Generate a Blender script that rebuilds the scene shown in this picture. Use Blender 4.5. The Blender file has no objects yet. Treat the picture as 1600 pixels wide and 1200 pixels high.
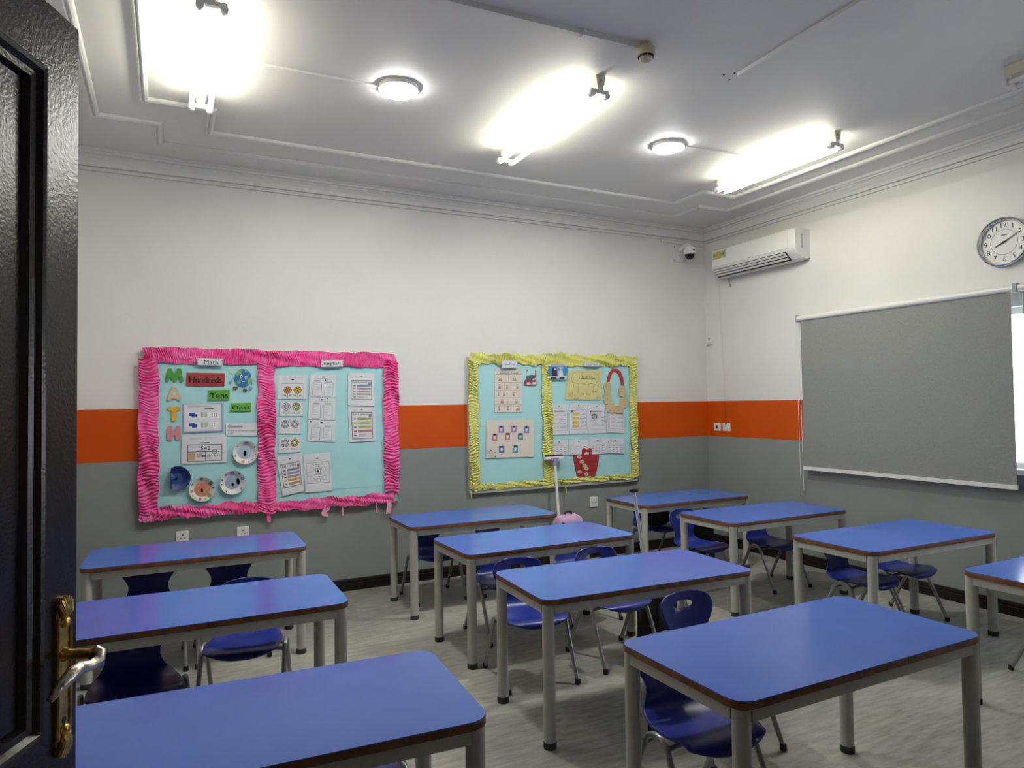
import bpy, bmesh, math, random
from mathutils import Vector, Matrix, Euler
R = math.radians
scene = bpy.context.scene
col = scene.collection

# ------------------------------------------------------------------ camera
H = 1.5
FPX = 1067.18
CR = Vector((0.89265555, -0.45052367, -0.013946))
CU = Vector((-0.000601, -0.03213, 0.9994835))
CF = Vector((0.45073906, 0.89218612, 0.02895197))
cam_d = bpy.data.cameras.new('camera')
cam_d.sensor_fit = 'HORIZONTAL'; cam_d.sensor_width = 36.0
cam_d.lens = FPX / 1600 * 36.0
cam_d.clip_start = 0.02
cam = bpy.data.objects.new('camera', cam_d); col.objects.link(cam)
cam.matrix_world = Matrix(((CR.x, CU.x, -CF.x, 0), (CR.y, CU.y, -CF.y, 0), (CR.z, CU.z, -CF.z, H), (0, 0, 0, 1)))
scene.camera = cam

# ------------------------------------------------------------------ world, view
world = bpy.data.worlds.new('world'); scene.world = world
world.use_nodes = True
bg = world.node_tree.nodes['Background']
bg.inputs[0].default_value = (0.86, 0.93, 1.0, 1)
bg.inputs[1].default_value = 5.0
vs = scene.view_settings
vs.view_transform = 'Standard'; vs.look = 'None'; vs.gamma = 1.0
vs.use_curve_mapping = False
vs.exposure = 0.4
TUBE_E = 27.0
DISC_E = 215.0

# room (metres): back wall y, right wall x, left wall x, front wall inner face y, ceiling z
YB, XR, XL, YF, ZC = 5.616, 5.188, -0.79, 0.53, 3.33

def ray(px, py): return CF + CR * ((px - 800) / FPX) - CU * ((py - 600) / FPX)
def bk(px, py, off=0.0):
    v = ray(px, py); return Vector((0, 0, H)) + v * ((YB - off) / v.y)
def rt(px, py, off=0.0):
    v = ray(px, py); return Vector((0, 0, H)) + v * ((XR - off) / v.x)

# ------------------------------------------------------------------ materials
_m = {}
def mat(name, c, rough=0.5, metal=0.0, noise=0.0, nscale=20.0, bump=0.0, bscale=60.0, stretch=(1, 1, 1), coat=0.0, c2=None, emit=None, estr=0.0, spec=0.5):
    if name in _m: return _m[name]
    m = bpy.data.materials.new(name); m.use_nodes = True
    nt = m.node_tree; b = nt.nodes['Principled BSDF']
    b.inputs['Base Color'].default_value = (*c, 1)
    b.inputs['Roughness'].default_value = rough
    b.inputs['Metallic'].default_value = metal
    b.inputs['Specular IOR Level'].default_value = spec
    if coat: b.inputs['Coat Weight'].default_value = coat; b.inputs['Coat Roughness'].default_value = 0.08
    if emit: b.inputs['Emission Color'].default_value = (*emit, 1); b.inputs['Emission Strength'].default_value = estr
    if noise or bump or c2:
        tc = nt.nodes.new('ShaderNodeTexCoord'); mp = nt.nodes.new('ShaderNodeMapping')
        mp.inputs['Scale'].default_value = stretch
        nt.links.new(tc.outputs['Object'], mp.inputs['Vector'])
        if noise or c2:
            n = nt.nodes.new('ShaderNodeTexNoise'); n.inputs['Scale'].default_value = nscale; n.inputs['Detail'].default_value = 5
            nt.links.new(mp.outputs[0], n.inputs['Vector'])
            rp = nt.nodes.new('ShaderNodeValToRGB')
            lo = c2 if c2 else tuple(max(0, x * (1 - noise)) for x in c)
            hi = c if c2 else tuple(min(1, x * (1 + noise)) for x in c)
            rp.color_ramp.elements[0].position = 0.33; rp.color_ramp.elements[1].position = 0.67
            rp.color_ramp.elements[0].color = (*lo, 1); rp.color_ramp.elements[1].color = (*hi, 1)
            nt.links.new(n.outputs['Fac'], rp.inputs[0]); nt.links.new(rp.outputs[0], b.inputs['Base Color'])
        if bump:
            n2 = nt.nodes.new('ShaderNodeTexNoise'); n2.inputs['Scale'].default_value = bscale; n2.inputs['Detail'].default_value = 4
            nt.links.new(mp.outputs[0], n2.inputs['Vector'])
            bp = nt.nodes.new('ShaderNodeBump'); bp.inputs['Strength'].default_value = bump; bp.inputs['Distance'].default_value = 0.004
            nt.links.new(n2.outputs['Fac'], bp.inputs['Height']); nt.links.new(bp.outputs[0], b.inputs['Normal'])
    _m[name] = m
    return m

def wall_material():
    """white paint above, an orange painted band, grey paint below, split by world height"""
    m = bpy.data.materials.new('banded_wall_paint'); m.use_nodes = True
    nt = m.node_tree; b = nt.nodes['Principled BSDF']; N = nt.nodes.new; L = nt.links.new
    geo = N('ShaderNodeNewGeometry'); sep = N('ShaderNodeSeparateXYZ'); L(geo.outputs['Position'], sep.inputs[0])
    nz = N('ShaderNodeTexNoise'); nz.inputs['Scale'].default_value = 1.6; nz.inputs['Detail'].default_value = 6
    L(geo.outputs['Position'], nz.inputs['Vector'])
    def gt(z):
        g = N('ShaderNodeMath'); g.operation = 'GREATER_THAN'; L(sep.outputs['Z'], g.inputs[0]); g.inputs[1].default_value = z; return g
    def mix(f, a, c):
        x = N('ShaderNodeMix'); x.data_type = 'RGBA'; L(f, x.inputs[0])
        for s, v in ((6, a), (7, c)):
            if isinstance(v, tuple): x.inputs[s].default_value = (*v, 1)
            else: L(v, x.inputs[s])
        return x.outputs[2]
    g2 = gt(1.499); g1 = gt(1.126)
    gv = N('ShaderNodeMapRange'); L(nz.outputs['Fac'], gv.inputs[0]); gv.inputs[1].default_value = 0.35; gv.inputs[2].default_value = 0.7
    grey = mix(gv.outputs[0], (0.228, 0.255, 0.250), (0.262, 0.288, 0.283))
    orange = mix(gv.outputs[0], (0.55, 0.075, 0.002), (0.61, 0.090, 0.003))
    white = mix(gv.outputs[0], (0.70, 0.70, 0.675), (0.74, 0.74, 0.72))
    c = mix(g2.outputs[0], mix(g1.outputs[0], grey, orange), white)
    L(c, b.inputs['Base Color']); b.inputs['Roughness'].default_value = 0.45; b.inputs['Specular IOR Level'].default_value = 0.3
    n2 = N('ShaderNodeTexNoise'); n2.inputs['Scale'].default_value = 26; n2.inputs['Detail'].default_value = 4; L(geo.outputs['Position'], n2.inputs['Vector'])
    bp = N('ShaderNodeBump'); bp.inputs['Strength'].default_value = 0.08; bp.inputs['Distance'].default_value = 0.01
    L(n2.outputs['Fac'], bp.inputs['Height']); L(bp.outputs[0], b.inputs['Normal'])
    return m

def floor_material():
    m = bpy.data.materials.new('grey_vinyl_floor'); m.use_nodes = True
    nt = m.node_tree; b = nt.nodes['Principled BSDF']; N = nt.nodes.new; L = nt.links.new
    geo = N('ShaderNodeNewGeometry'); mp = N('ShaderNodeMapping'); mp.inputs['Scale'].default_value = (3.0, 14.0, 1.0); mp.inputs['Rotation'].default_value = (0, 0, 0.06)
    L(geo.outputs['Position'], mp.inputs[0])
    n = N('ShaderNodeTexNoise'); n.inputs['Scale'].default_value = 2.2; n.inputs['Detail'].default_value = 8; n.inputs['Roughness'].default_value = 0.62; L(mp.outputs[0], n.inputs['Vector'])
    n2 = N('ShaderNodeTexNoise'); n2.inputs['Scale'].default_value = 1.3; n2.inputs['Detail'].default_value = 5; L(geo.outputs['Position'], n2.inputs['Vector'])
    ad = N('ShaderNodeMath'); ad.operation = 'MULTIPLY_ADD'; L(n2.outputs['Fac'], ad.inputs[0]); ad.inputs[1].default_value = 0.45
    ml = N('ShaderNodeMath'); ml.operation = 'MULTIPLY'; ml.inputs[1].default_value = 0.6; L(n.outputs['Fac'], ml.inputs[0]); L(ml.outputs[0], ad.inputs[2])
    rp = N('ShaderNodeValToRGB'); e = rp.color_ramp.elements
    e[0].position = 0.36; e[0].color = (0.20, 0.20, 0.175, 1); e[1].position = 0.66; e[1].color = (0.41, 0.41, 0.36, 1)
    L(ad.outputs[0], rp.inputs[0]); L(rp.outputs[0], b.inputs['Base Color'])
    b.inputs['Roughness'].default_value = 0.38
    bp = N('ShaderNodeBump'); bp.inputs['Strength'].default_value = 0.05; bp.inputs['Distance'].default_value = 0.004
    L(n.outputs['Fac'], bp.inputs['Height']); L(bp.outputs[0], b.inputs['Normal'])
    return m

WALL = wall_material(); FLOOR = floor_material()
CEIL = mat('ceiling_paint', (0.74, 0.735, 0.705), 0.6, bump=0.06, bscale=18)
PLASTER = mat('plaster_trim', (0.72, 0.72, 0.70), 0.5)
DARKWOOD = mat('dark_wood_skirting', (0.014, 0.008, 0.007), 0.45, noise=0.3, nscale=8, stretch=(1, 12, 12), spec=0.3)
DOORM = mat('dark_lacquered_door', (0.014, 0.008, 0.008), 0.24, bump=0.16, bscale=170)
BRASS = mat('aged_brass', (0.55, 0.37, 0.11), 0.3, 1.0, noise=0.35, nscale=60, bump=0.3, bscale=120)
WORN = mat('worn_plated_brass', (0.52, 0.47, 0.38), 0.28, 1.0, noise=0.4, nscale=50, bump=0.3, bscale=120)
BLACK = mat('black_plastic', (0.008, 0.008, 0.009), 0.45)
BLUETOP = mat('blue_laminate', (0.055, 0.145, 0.56), 0.17, noise=0.06, nscale=3, spec=0.42)
EDGE = mat('brown_ply_edge', (0.15, 0.058, 0.020), 0.45, noise=0.3, nscale=14)
GREYLEG = mat('grey_painted_steel', (0.45, 0.46, 0.425), 0.38, noise=0.08, nscale=12)
CAPM = mat('grey_black_foot_rubber', (0.03, 0.032, 0.033), 0.6)
SHELL = mat('navy_blue_plastic', (0.011, 0.025, 0.22), 0.3, noise=0.06, nscale=10, bump=0.05, bscale=200)
TUBEM = mat('silver_grey_tube', (0.30, 0.31, 0.31), 0.3, 0.55)
WHITEP = mat('white_plastic', (0.74, 0.74, 0.72), 0.35)
IVORY = mat('yellowed_plastic', (0.60, 0.53, 0.36), 0.4)
BATTEN = mat('batten_enamel', (0.66, 0.62, 0.50), 0.4)
GREYP = mat('grey_plastic', (0.36, 0.37, 0.37), 0.45)
CHROME = mat('chrome', (0.75, 0.76, 0.78), 0.12, 1.0)
ALU = mat('brushed_aluminium', (0.62, 0.63, 0.64), 0.4, 0.35)
BLIND = mat('grey_blind_fabric', (0.250, 0.262, 0.250), 0.85, noise=0.10, nscale=160, stretch=(1, 1, 1), bump=0.15, bscale=500)
PAPER = mat('white_paper', (0.66, 0.68, 0.72), 0.7)
CREAM = mat('cream_paper', (0.66, 0.62, 0.54), 0.7)
YPAPER = mat('pale_yellow_paper', (0.62, 0.58, 0.26), 0.7)
CYAN = mat('cyan_card', (0.375, 0.68, 0.71), 0.6, noise=0.04, nscale=4)
INK = mat('black_ink', (0.012, 0.012, 0.014), 0.6)
GINK = mat('grey_ink', (0.20, 0.20, 0.22), 0.6)
LINK = mat('light_grey_ink', (0.38, 0.39, 0.42), 0.6)
PINKA = mat('hot_pink_crepe', (0.86, 0.045, 0.29), 0.7, c2=(0.80, 0.17, 0.42), nscale=18)
YELA = mat('yellow_crepe', (0.66, 0.63, 0.09), 0.7, c2=(0.63, 0.66, 0.27), nscale=18)
def ink(name, c): return mat(name, c, 0.65)

# ------------------------------------------------------------------ mesh helpers
class MB:
    def __init__(self): self.v = []; self.f = []
    def add(self, vs, fs):
        n = len(self.v); self.v += [tuple(x) for x in vs]; self.f += [tuple(i + n for i in f) for f in fs]; return self
    def box(self, x0, y0, z0, x1, y1, z1):
        return self.add([(x0, y0, z0), (x1, y0, z0), (x1, y1, z0), (x0, y1, z0), (x0, y0, z1), (x1, y0, z1), (x1, y1, z1), (x0, y1, z1)],
                        [(3, 2, 1, 0), (4, 5, 6, 7), (0, 1, 5, 4), (1, 2, 6, 5), (2, 3, 7, 6), (3, 0, 4, 7)])
    def tube(self, pts, r, seg=10, cap=True):
        pts = [Vector(p) for p in pts]; n = len(pts); rs = r if isinstance(r, (list, tuple)) else [r] * n
        vs = []; fs = []; ref = None
        for i, p in enumerate(pts):
            d = (pts[min(i + 1, n - 1)] - pts[max(i - 1, 0)]).normalized()
            if ref is None: ref = Vector((0, 0, 1)) if abs(d.z) < 0.9 else Vector((1, 0, 0))
            a = (ref - d * ref.dot(d)).normalized(); b = d.cross(a); ref = a
            for k in range(seg):
                t = 2 * math.pi * k / seg; vs.append(p + (a * math.cos(t) + b * math.sin(t)) * rs[i])
        for i in range(n - 1):
            for k in range(seg):
                k2 = (k + 1) % seg; fs.append((i * seg + k, i * seg + k2, (i + 1) * seg + k2, (i + 1) * seg + k))
        if cap: fs.append(tuple(range(seg - 1, -1, -1))); fs.append(tuple(range((n - 1) * seg, n * seg)))
        return self.add(vs, fs)
    def prism(self, pts, depth, frame=None):
        """2-D outline (counter-clockwise) extruded along local z, optional Matrix frame"""
        n = len(pts); vs = [Vector((x, y, 0)) for x, y in pts] + [Vector((x, y, depth)) for x, y in pts]
        if frame is not None: vs = [frame @ p for p in vs]
        fs = [tuple(range(n - 1, -1, -1)), tuple(range(n, 2 * n))] + [(i, (i + 1) % n, (i + 1) % n + n, i + n) for i in range(n)]
        return self.add(vs, fs)
    def lathe(self, prof, seg=24, frame=None, cap=True):
        """profile of (radius, height) turned about local z"""
        vs = []; fs = []; n = len(prof)
        for r, h in prof:
            for k in range(seg):
                t = 2 * math.pi * k / seg; vs.append(Vector((r * math.cos(t), r * math.sin(t), h)))
        if frame is not None: vs = [frame @ p for p in vs]
        for i in range(n - 1):
            for k in range(seg):
                k2 = (k + 1) % seg; fs.append((i * seg + k, i * seg + k2, (i + 1) * seg + k2, (i + 1) * seg + k))
        if cap: fs.append(tuple(range(seg - 1, -1, -1))); fs.append(tuple(range((n - 1) * seg, n * seg)))
        return self.add(vs, fs)
    def blob(self, c, s, e=0.5, nu=20, nv=12, wob=0.0, seed=0):
        """rounded-box superellipsoid"""
        rnd = random.Random(seed); ph = [rnd.uniform(0, 6.28) for _ in range(6)]
        sp = lambda t, q: math.copysign(abs(t) ** q, t)
        vs = []; fs = []
        for j in range(nv + 1):
            la = -math.pi / 2 + math.pi * j / nv
            for i in range(nu):
                lo = 2 * math.pi * i / nu
                x = sp(math.cos(la), e) * sp(math.cos(lo), e); y = sp(math.cos(la), e) * sp(math.sin(lo), e); z = sp(math.sin(la), e)
                w = 1 + wob * (math.sin(3 * x + 5 * z + ph[0]) + math.sin(6 * y + 4 * x + ph[1]) + math.sin(8 * z + 2 * y + ph[2])) / 3
                vs.append((c[0] + s[0] * x * w, c[1] + s[1] * y * w, c[2] + s[2] * z * w))
        for j in range(nv):
            for i in range(nu):
                i2 = (i + 1) % nu; fs.append((j * nu + i, j * nu + i2, (j + 1) * nu + i2, (j + 1) * nu + i))
        return self.add(vs, fs)
    def loop_sweep(self, path, prof, closed=True):
        """sweep (inward offset, z) profile along a closed counter-clockwise x-y polyline with mitred corners"""
        n = len(path); vs = []; fs = []; m = len(prof)
        for i in range(n):
            p = Vector(path[i]); a = (p - Vector(path[i - 1])).normalized(); b = (Vector(path[(i + 1) % n]) - p).normalized()
            na = Vector((-a.y, a.x)); nb = Vector((-b.y, b.x))
            mit = (na + nb) / max(0.2, 1 + na.dot(nb))
            for o, z in prof: vs.append((p.x + mit.x * o, p.y + mit.y * o, z))
        for i in range(n):
            i2 = (i + 1) % n
            for k in range(m - 1):
                fs.append((i * m + k, i * m + k + 1, i2 * m + k + 1, i2 * m + k))
        return self.add(vs, fs)
    def mesh(self, name, m, smooth=True, ang=35):
        me = bpy.data.meshes.new(name); me.from_pydata(self.v, [], self.f); me.validate()
        bm = bmesh.new(); bm.from_mesh(me); bmesh.ops.recalc_face_normals(bm, faces=bm.faces); bm.to_mesh(me); bm.free()
        me.materials.append(m)
        if smooth:
            me.polygons.foreach_set('use_smooth', [True] * len(me.polygons)); me.set_sharp_from_angle(angle=R(ang))
        me.update(); return me
    def obj(self, name, m, parent=None, loc=(0, 0, 0), smooth=True, ang=35):
        o = bpy.data.objects.new(name, self.mesh(name, m, smooth, ang)); col.objects.link(o)
        o.location = loc
        if parent: o.parent = parent
        return o
def tag(o, label=None, cat=None, group=None, kind=None):
    if label: o['label'] = label
    if cat: o['category'] = cat
    if group: o['group'] = group
    if kind: o['kind'] = kind
    return o
def thing(name, label, cat, loc=(0, 0, 0), rz=0.0, group=None):
    o = bpy.data.objects.new(name, None); col.objects.link(o); o.empty_display_size = 0.05
    o.location = loc; o.rotation_euler = (0, 0, rz); return tag(o, label, cat, group)
def copy_tree(o, parent=None):
    c = o.copy(); col.objects.link(c); c.parent = parent
    for ch in o.children: copy_tree(ch, c)
    return c
def struct(o): o['kind'] = 'structure'; return o
def rrect(w, h, r, n=6):
    pts = []
    for cx, cy, a0 in ((w / 2 - r, h / 2 - r, 0), (-w / 2 + r, h / 2 - r, 90), (-w / 2 + r, -h / 2 + r, 180), (w / 2 - r, -h / 2 + r, 270)):
        for k in range(n + 1):
            t = R(a0 + 90 * k / n); pts.append((cx + r * math.cos(t), cy + r * math.sin(t)))
    return pts
_tc = {}
def text_geo(s):
    if s in _tc: return _tc[s]
    c = bpy.data.curves.new('t', 'FONT'); c.body = s; c.resolution_u = 3; c.align_x = 'LEFT'
    o = bpy.data.objects.new('t', c); col.objects.link(o)
    dg = bpy.context.evaluated_depsgraph_get(); e = o.evaluated_get(dg); me = e.to_mesh()
    v = [(p.co.x, p.co.y) for p in me.vertices]; f = [tuple(p.vertices) for p in me.polygons]
    e.to_mesh_clear(); bpy.data.objects.remove(o); bpy.data.curves.remove(c)
    x0 = min(p[0] for p in v); x1 = max(p[0] for p in v); y0 = min(p[1] for p in v); y1 = max(p[1] for p in v)
    _tc[s] = ([((x - x0) / (x1 - x0), (y - y0) / (y1 - y0)) for x, y in v], f, (x1 - x0) / (y1 - y0)); return _tc[s]
# Arabic words are written with joined letter forms, right to left
_AR = {'ا': (0xFE8D, 0), 'أ': (0xFE83, 0), 'إ': (0xFE87, 0), 'ب': (0xFE8F, 1), 'ة': (0xFE93, 0), 'ت': (0xFE95, 1), 'ج': (0xFE9D, 1), 'ح': (0xFEA1, 1), 'د': (0xFEA9, 0), 'ر': (0xFEAD, 0), 'س': (0xFEB1, 1), 'ش': (0xFEB5, 1), 'ص': (0xFEB9, 1), 'ض': (0xFEBD, 1), 'ط': (0xFEC1, 1), 'ع': (0xFEC9, 1), 'غ': (0xFECD, 1), 'ف': (0xFED1, 1), 'ق': (0xFED5, 1), 'ك': (0xFED9, 1), 'ل': (0xFEDD, 1), 'م': (0xFEE1, 1), 'ن': (0xFEE5, 1), 'ه': (0xFEE9, 1), 'و': (0xFEED, 0), 'ي': (0xFEF1, 1), 'ء': (0xFE80, -1)}
def arabic(s):
    out = []
    for w in s.split(' '):
        g = []
        for i, ch in enumerate(w):
            b, d = _AR[ch]
            prev = i > 0 and _AR[w[i - 1]][1] == 1 and d >= 0
            nxt = d == 1 and i + 1 < len(w) and _AR[w[i + 1]][1] >= 0
            g.append(chr(b if d < 0 else b + (3 if prev and nxt else 2 if nxt else 1 if prev else 0)))
        out.append(''.join(reversed(g)))
    return ' '.join(reversed(out))

# ================================================================== the setting
YC = -1.9          # unseen corridor wall behind the doorway, added to keep sky light out
t_ = 0.2
struct(MB().box(XL - t_, YC - t_, -0.1, XR + t_, YB + t_, 0).obj('floor', FLOOR, smooth=False))
struct(MB().box(XL - t_, YC - t_, ZC, XR + t_, YB + t_, ZC + 0.15).obj('ceiling', CEIL, smooth=False))
struct(MB().box(XL - t_, YB, 0, XR + t_, YB + t_, ZC).obj('wall_back', WALL, smooth=False))
struct(MB().box(XL - t_, YC, 0, XL, YB, ZC).obj('wall_left', WALL, smooth=False))
WY0, WY1, WZ0, WZ1 = 0.85, 4.22, 1.0, 2.12      # window opening
b = MB()
b.box(XR, YC, 0, XR + t_, YB, WZ0); b.box(XR, YC, WZ1, XR + t_, YB, ZC)
b.box(XR, YC, WZ0, XR + t_, WY0, WZ1); b.box(XR, WY1, WZ0, XR + t_, YB, WZ1)
struct(b.obj('wall_right', WALL, smooth=False))
DX0, DX1, DZ = -0.56, 2.45, 2.72                # doorway
b = MB()
b.box(XL, YF - t_, 0, DX0, YF, ZC); b.box(DX1, YF - t_, 0, XR, YF, ZC); b.box(DX0, YF - t_, DZ, DX1, YF, ZC)
struct(b.obj('wall_front', WALL, smooth=False))
struct(MB().box(XL, YC - t_, 0, XR, YC, ZC).obj('wall_corridor_unseen', WALL, smooth=False))

# cornice round the room
loop = [(XL, YF), (XR, YF), (XR, YB), (XL, YB)]
prof = [(0, 3.192), (.024, 3.192), (.024, 3.205), (.012, 3.207), (.012, 3.219), (.032, 3.222), (.036, 3.25), (.05, 3.272), (.07, 3.284), (.066, 3.294), (.088, 3.296), (.088, 3.308), (.106, 3.311), (.106, ZC)]
struct(MB().loop_sweep(loop, prof).obj('trim_1', PLASTER, ang=20))
# two stepped ceiling mouldings with notched corners
mp = [(0, ZC), (0, ZC - .012), (.010, ZC - .018), (.018, ZC - .010), (.028, ZC - .022), (.040, ZC - .016), (.046, ZC - .006), (.046, ZC)]
def notched(x0, x1, y0, y1, nx, ny):
    return [(x0, y0 + ny), (x0 + nx, y0 + ny), (x0 + nx, y0), (x1 - nx, y0), (x1 - nx, y0 + ny), (x1, y0 + ny),
            (x1, y1 - ny), (x1 - nx, y1 - ny), (x1 - nx, y1), (x0 + nx, y1), (x0 + nx, y1 - ny), (x0, y1 - ny)]
struct(MB().loop_sweep(notched(-0.42, 4.815, 0.87, 5.24, .345, .35), mp).obj('trim_2', PLASTER, ang=20))
struct(MB().loop_sweep(notched(-0.145, 4.56, 1.2, 4.905, .37, .375), mp).obj('trim_3', PLASTER, ang=20))
# dark skirting boards
bp_ = [(0, 0), (0.02, 0), (0.02, 0.058), (0.013, 0.062), (0.013, 0.07), (0.017, 0.074), (0.013, 0.09), (0, 0.094)]
def skirting(name, p, q):
    p = Vector(p); q = Vector(q); d = (q - p).normalized(); n = Vector((-d.y, d.x)); vs = []
    for e in (p, q): vs += [(e.x + n.x * o, e.y + n.y * o, z) for o, z in bp_]
    k = len(bp_); m = MB().add(vs, [(i, i + 1, i + 1 + k, i + k) for i in range(k - 1)] + [tuple(range(k)), tuple(range(2 * k - 1, k - 1, -1))])
    struct(m.obj(name, DARKWOOD, ang=20))
skirting('baseboard_right', (XR, YF), (XR, YB)); skirting('baseboard_back', (XR, YB), (XL, YB)); skirting('baseboard_left', (XL, YB), (XL, YF))
skirting('baseboard_front', (DX1 + .08, YF), (XR, YF))

# window: white aluminium frame, mullions, panes, sill
wn = bpy.data.objects.new('window_1', None); col.objects.link(wn); wn.location = (XR, WY0, WZ0); struct(wn)
def wbox(name, m, y0, z0, y1, z1, x0=.09, x1=.14): return MB().box(x0, y0 - WY0, z0 - WZ0, x1, y1 - WY0, z1 - WZ0).obj(name, m, wn, smooth=False)
fw = .045
wbox('window_frame', WHITEP, WY0, WZ0, WY1, WZ0 + fw); wbox('window_frame', WHITEP, WY0, WZ1 - fw, WY1, WZ1)
ys = [WY0, 1.7, 2.56, 3.4, WY1]
for i, y in enumerate(ys): wbox('mullion', WHITEP, max(WY0, y - fw / 2), WZ0 + fw, min(WY1, y + fw / 2), WZ1 - fw)
GLASS = bpy.data.materials.new('window_glass'); GLASS.use_nodes = True
g_ = GLASS.node_tree.nodes['Principled BSDF']; g_.inputs['Transmission Weight'].default_value = 1.0; g_.inputs['Roughness'].default_value = 0.0; g_.inputs['IOR'].default_value = 1.02; g_.inputs['Base Color'].default_value = (.96, .98, 1, 1)
for i in range(4): wbox('pane', GLASS, ys[i] + fw / 2, WZ0 + fw, ys[i + 1] - fw / 2, WZ1 - fw, .112, .116)
MB().box(-.02, -.04, -.03, .2, WY1 - WY0 + .04, 0.004).obj('window_sill', WHITEP, wn, smooth=False)

# doorway frame + open door leaf
fr = bpy.data.objects.new('trim_4', None); col.objects.link(fr); fr.location = (DX0, YF, 0); struct(fr)
W_ = DX1 - DX0
MB().box(-.07, -.005, 0, .03, .03, DZ + .07).obj('door_jamb', DARKWOOD, fr, smooth=False)
MB().box(W_ - .03, -.005, 0, W_ + .07, .03, DZ + .07).obj('door_jamb', DARKWOOD, fr, smooth=False)
MB().box(.03, -.005, DZ - .03, W_ - .03, .03, DZ + .07).obj('door_head', DARKWOOD, fr, smooth=False)

def build_door():
    DW, DH, DT = .92, 2.165, .044
    ddir = Vector((0.415, 0.9098)); edge = Vector((-0.140, 1.404))
    hinge = edge - ddir * DW
    d = bpy.data.objects.new('door_1', None); col.objects.link(d); d.location = (hinge.x, hinge.y, 0.006)
    d.rotation_euler = (0, 0, math.atan2(ddir.y, ddir.x)); struct(d)
    # stiles, rails (local x along the leaf from the hinge, the room-side face is -y)
    y0, y1 = -DT, 0.0
    nrm = Vector((-ddir.y, ddir.x)); d.location += Vector((nrm.x, nrm.y, 0)) * DT
    sw = .088
    P = [(sw, .14, DW - sw, .93 - .09), (sw, .97, DW - sw, DH - .108)]      # panel openings
    def bev(name, x0, z0, x1, z1):
        e = .003; pr = [(x0 + e, z0), (x1 - e, z0), (x1, z0 + e), (x1, z1 - e), (x1 - e, z1), (x0 + e, z1), (x0, z1 - e), (x0, z0 + e)]
        m = MB().prism(pr, DT, Matrix(((1, 0, 0, 0), (0, 0, 1, y0), (0, 1, 0, 0), (0, 0, 0, 1)))); return m.obj(name, DOORM, d, ang=30)
    bev('door_stile', 0, 0, sw, DH); bev('door_stile', DW - sw, 0, DW, DH)
    bev('door_rail', sw, 0, DW - sw, P[0][1]); bev('door_rail', sw, P[0][3], DW - sw, P[1][1]); bev('door_rail', sw, P[1][3], DW - sw, DH)
    for x0, z0, x1, z1 in P:
        MB().box(x0, -DT + .016, z0, x1, -.016, z1).obj('door_panel', DOORM, d, smooth=False)
        m = MB()
        for s, yy in ((1, -DT), (-1, 0)):           # stepped moulding ring inside each opening, both faces
            lv = [(0, 0), (.006, -.006), (.013, -.004), (.020, .004), (.030, .006), (.036, .0155)]
            for k in range(len(lv) - 1):
                ring = []
                for o, h in lv[k:k + 2]:
                    ring.append([(x0 + o, yy + s * h, z0 + o), (x1 - o, yy + s * h, z0 + o), (x1 - o, yy + s * h, z1 - o), (x0 + o, yy + s * h, z1 - o)])
                m.add(ring[0] + ring[1], [(i, (i + 1) % 4, (i + 1) % 4 + 4, i + 4) for i in range(4)])
        m.obj('panel_moulding', DOORM, d, ang=15)
    # ornate handle set on the room-side face
    px_, zc = DW - .040, 1.052
    hp = MB(); out = []
    for k in range(40):
        t = 2 * math.pi * k / 40; c, s = math.cos(t), math.sin(t)
        z = .132 * math.copysign(abs(s) ** .75, s); w = .0205 if abs(z) < .098 else .0205 * (1 + .12 * math.sin(abs(z) * 260)) * max(.2, math.sqrt(max(0, 1 - ((abs(z) - .098) / .036) ** 2)))
        out.append((px_ + (w if c >= 0 else -w) * min(1, abs(c) * 6), zc + z))
    F = Matrix(((1, 0, 0, 0), (0, 0, -1, y0), (0, 1, 0, 0), (0, 0, 0, 1)))
    hp.prism(out, .004, F)
    hs = tag(hp.obj('handle_plate', BRASS, d, ang=25), 'ornate brass back plate of the dark door')
    m = MB()
    for sx in (-1, 1): m.tube([(px_ + sx * .0165, y0 - .005, zc - .1), (px_ + sx * .0165, y0 - .005, zc + .1)], .0026, 6)
    for sz in (1, -1):                      # shell ornaments at both ends
        for k in range(-3, 4):
            a = k * .24; base = Vector((px_, y0 - .004, zc + sz * .09)); tip = base + Vector((math.sin(a) * .026, -.002, sz * math.cos(a) * .042))
            m.tube([base, (base + tip) / 2 + Vector((0, -.004, 0)), tip], [.003, .005, .0028], 6)
        m.blob((px_, y0 - .006, zc + sz * .088), (.011, .007, .009), .9, 10, 6)
    m.obj('plate_ornament', BRASS, hs, ang=50)
    k_ = MB().prism([(px_ + .0048 * math.cos(t * .5236), zc - .072 + .0048 * math.sin(t * .5236)) for t in range(12)], .0052, F)
    k_.box(px_ - .0024, y0 - .0052, zc - .094, px_ + .0024, y0, zc - .072).obj('keyhole', BLACK, hs)
    # lever: round neck leaving the plate, cranked scroll grip going back along the leaf
    zl = zc + .035
    MB().lathe([(.012, 0), (.012, .006), (.0085, .012), (.0085, .046), (.011, .05)], 14, Matrix.Translation((px_, y0, zl)) @ Matrix.Rotation(R(90), 4, 'X')).obj('lever_neck', BRASS, hs)
    pts = [(px_ + .004, y0 - .05, zl + .004), (px_ + .006, y0 - .058, zl - .002), (px_ - .004, y0 - .062, zl - .010), (px_ - .022, y0 - .058, zl - .012), (px_ - .045, y0 - .056, zl - .006), (px_ - .066, y0 - .056, zl - .008), (px_ - .092, y0 - .054, zl - .016), (px_ - .112, y0 - .05, zl - .030)]
    MB().tube(pts, [.0105, .0115, .0105, .0085, .0098, .0112, .0095, .005], 12).obj('lever_grip', WORN, hs, ang=60)
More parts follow.
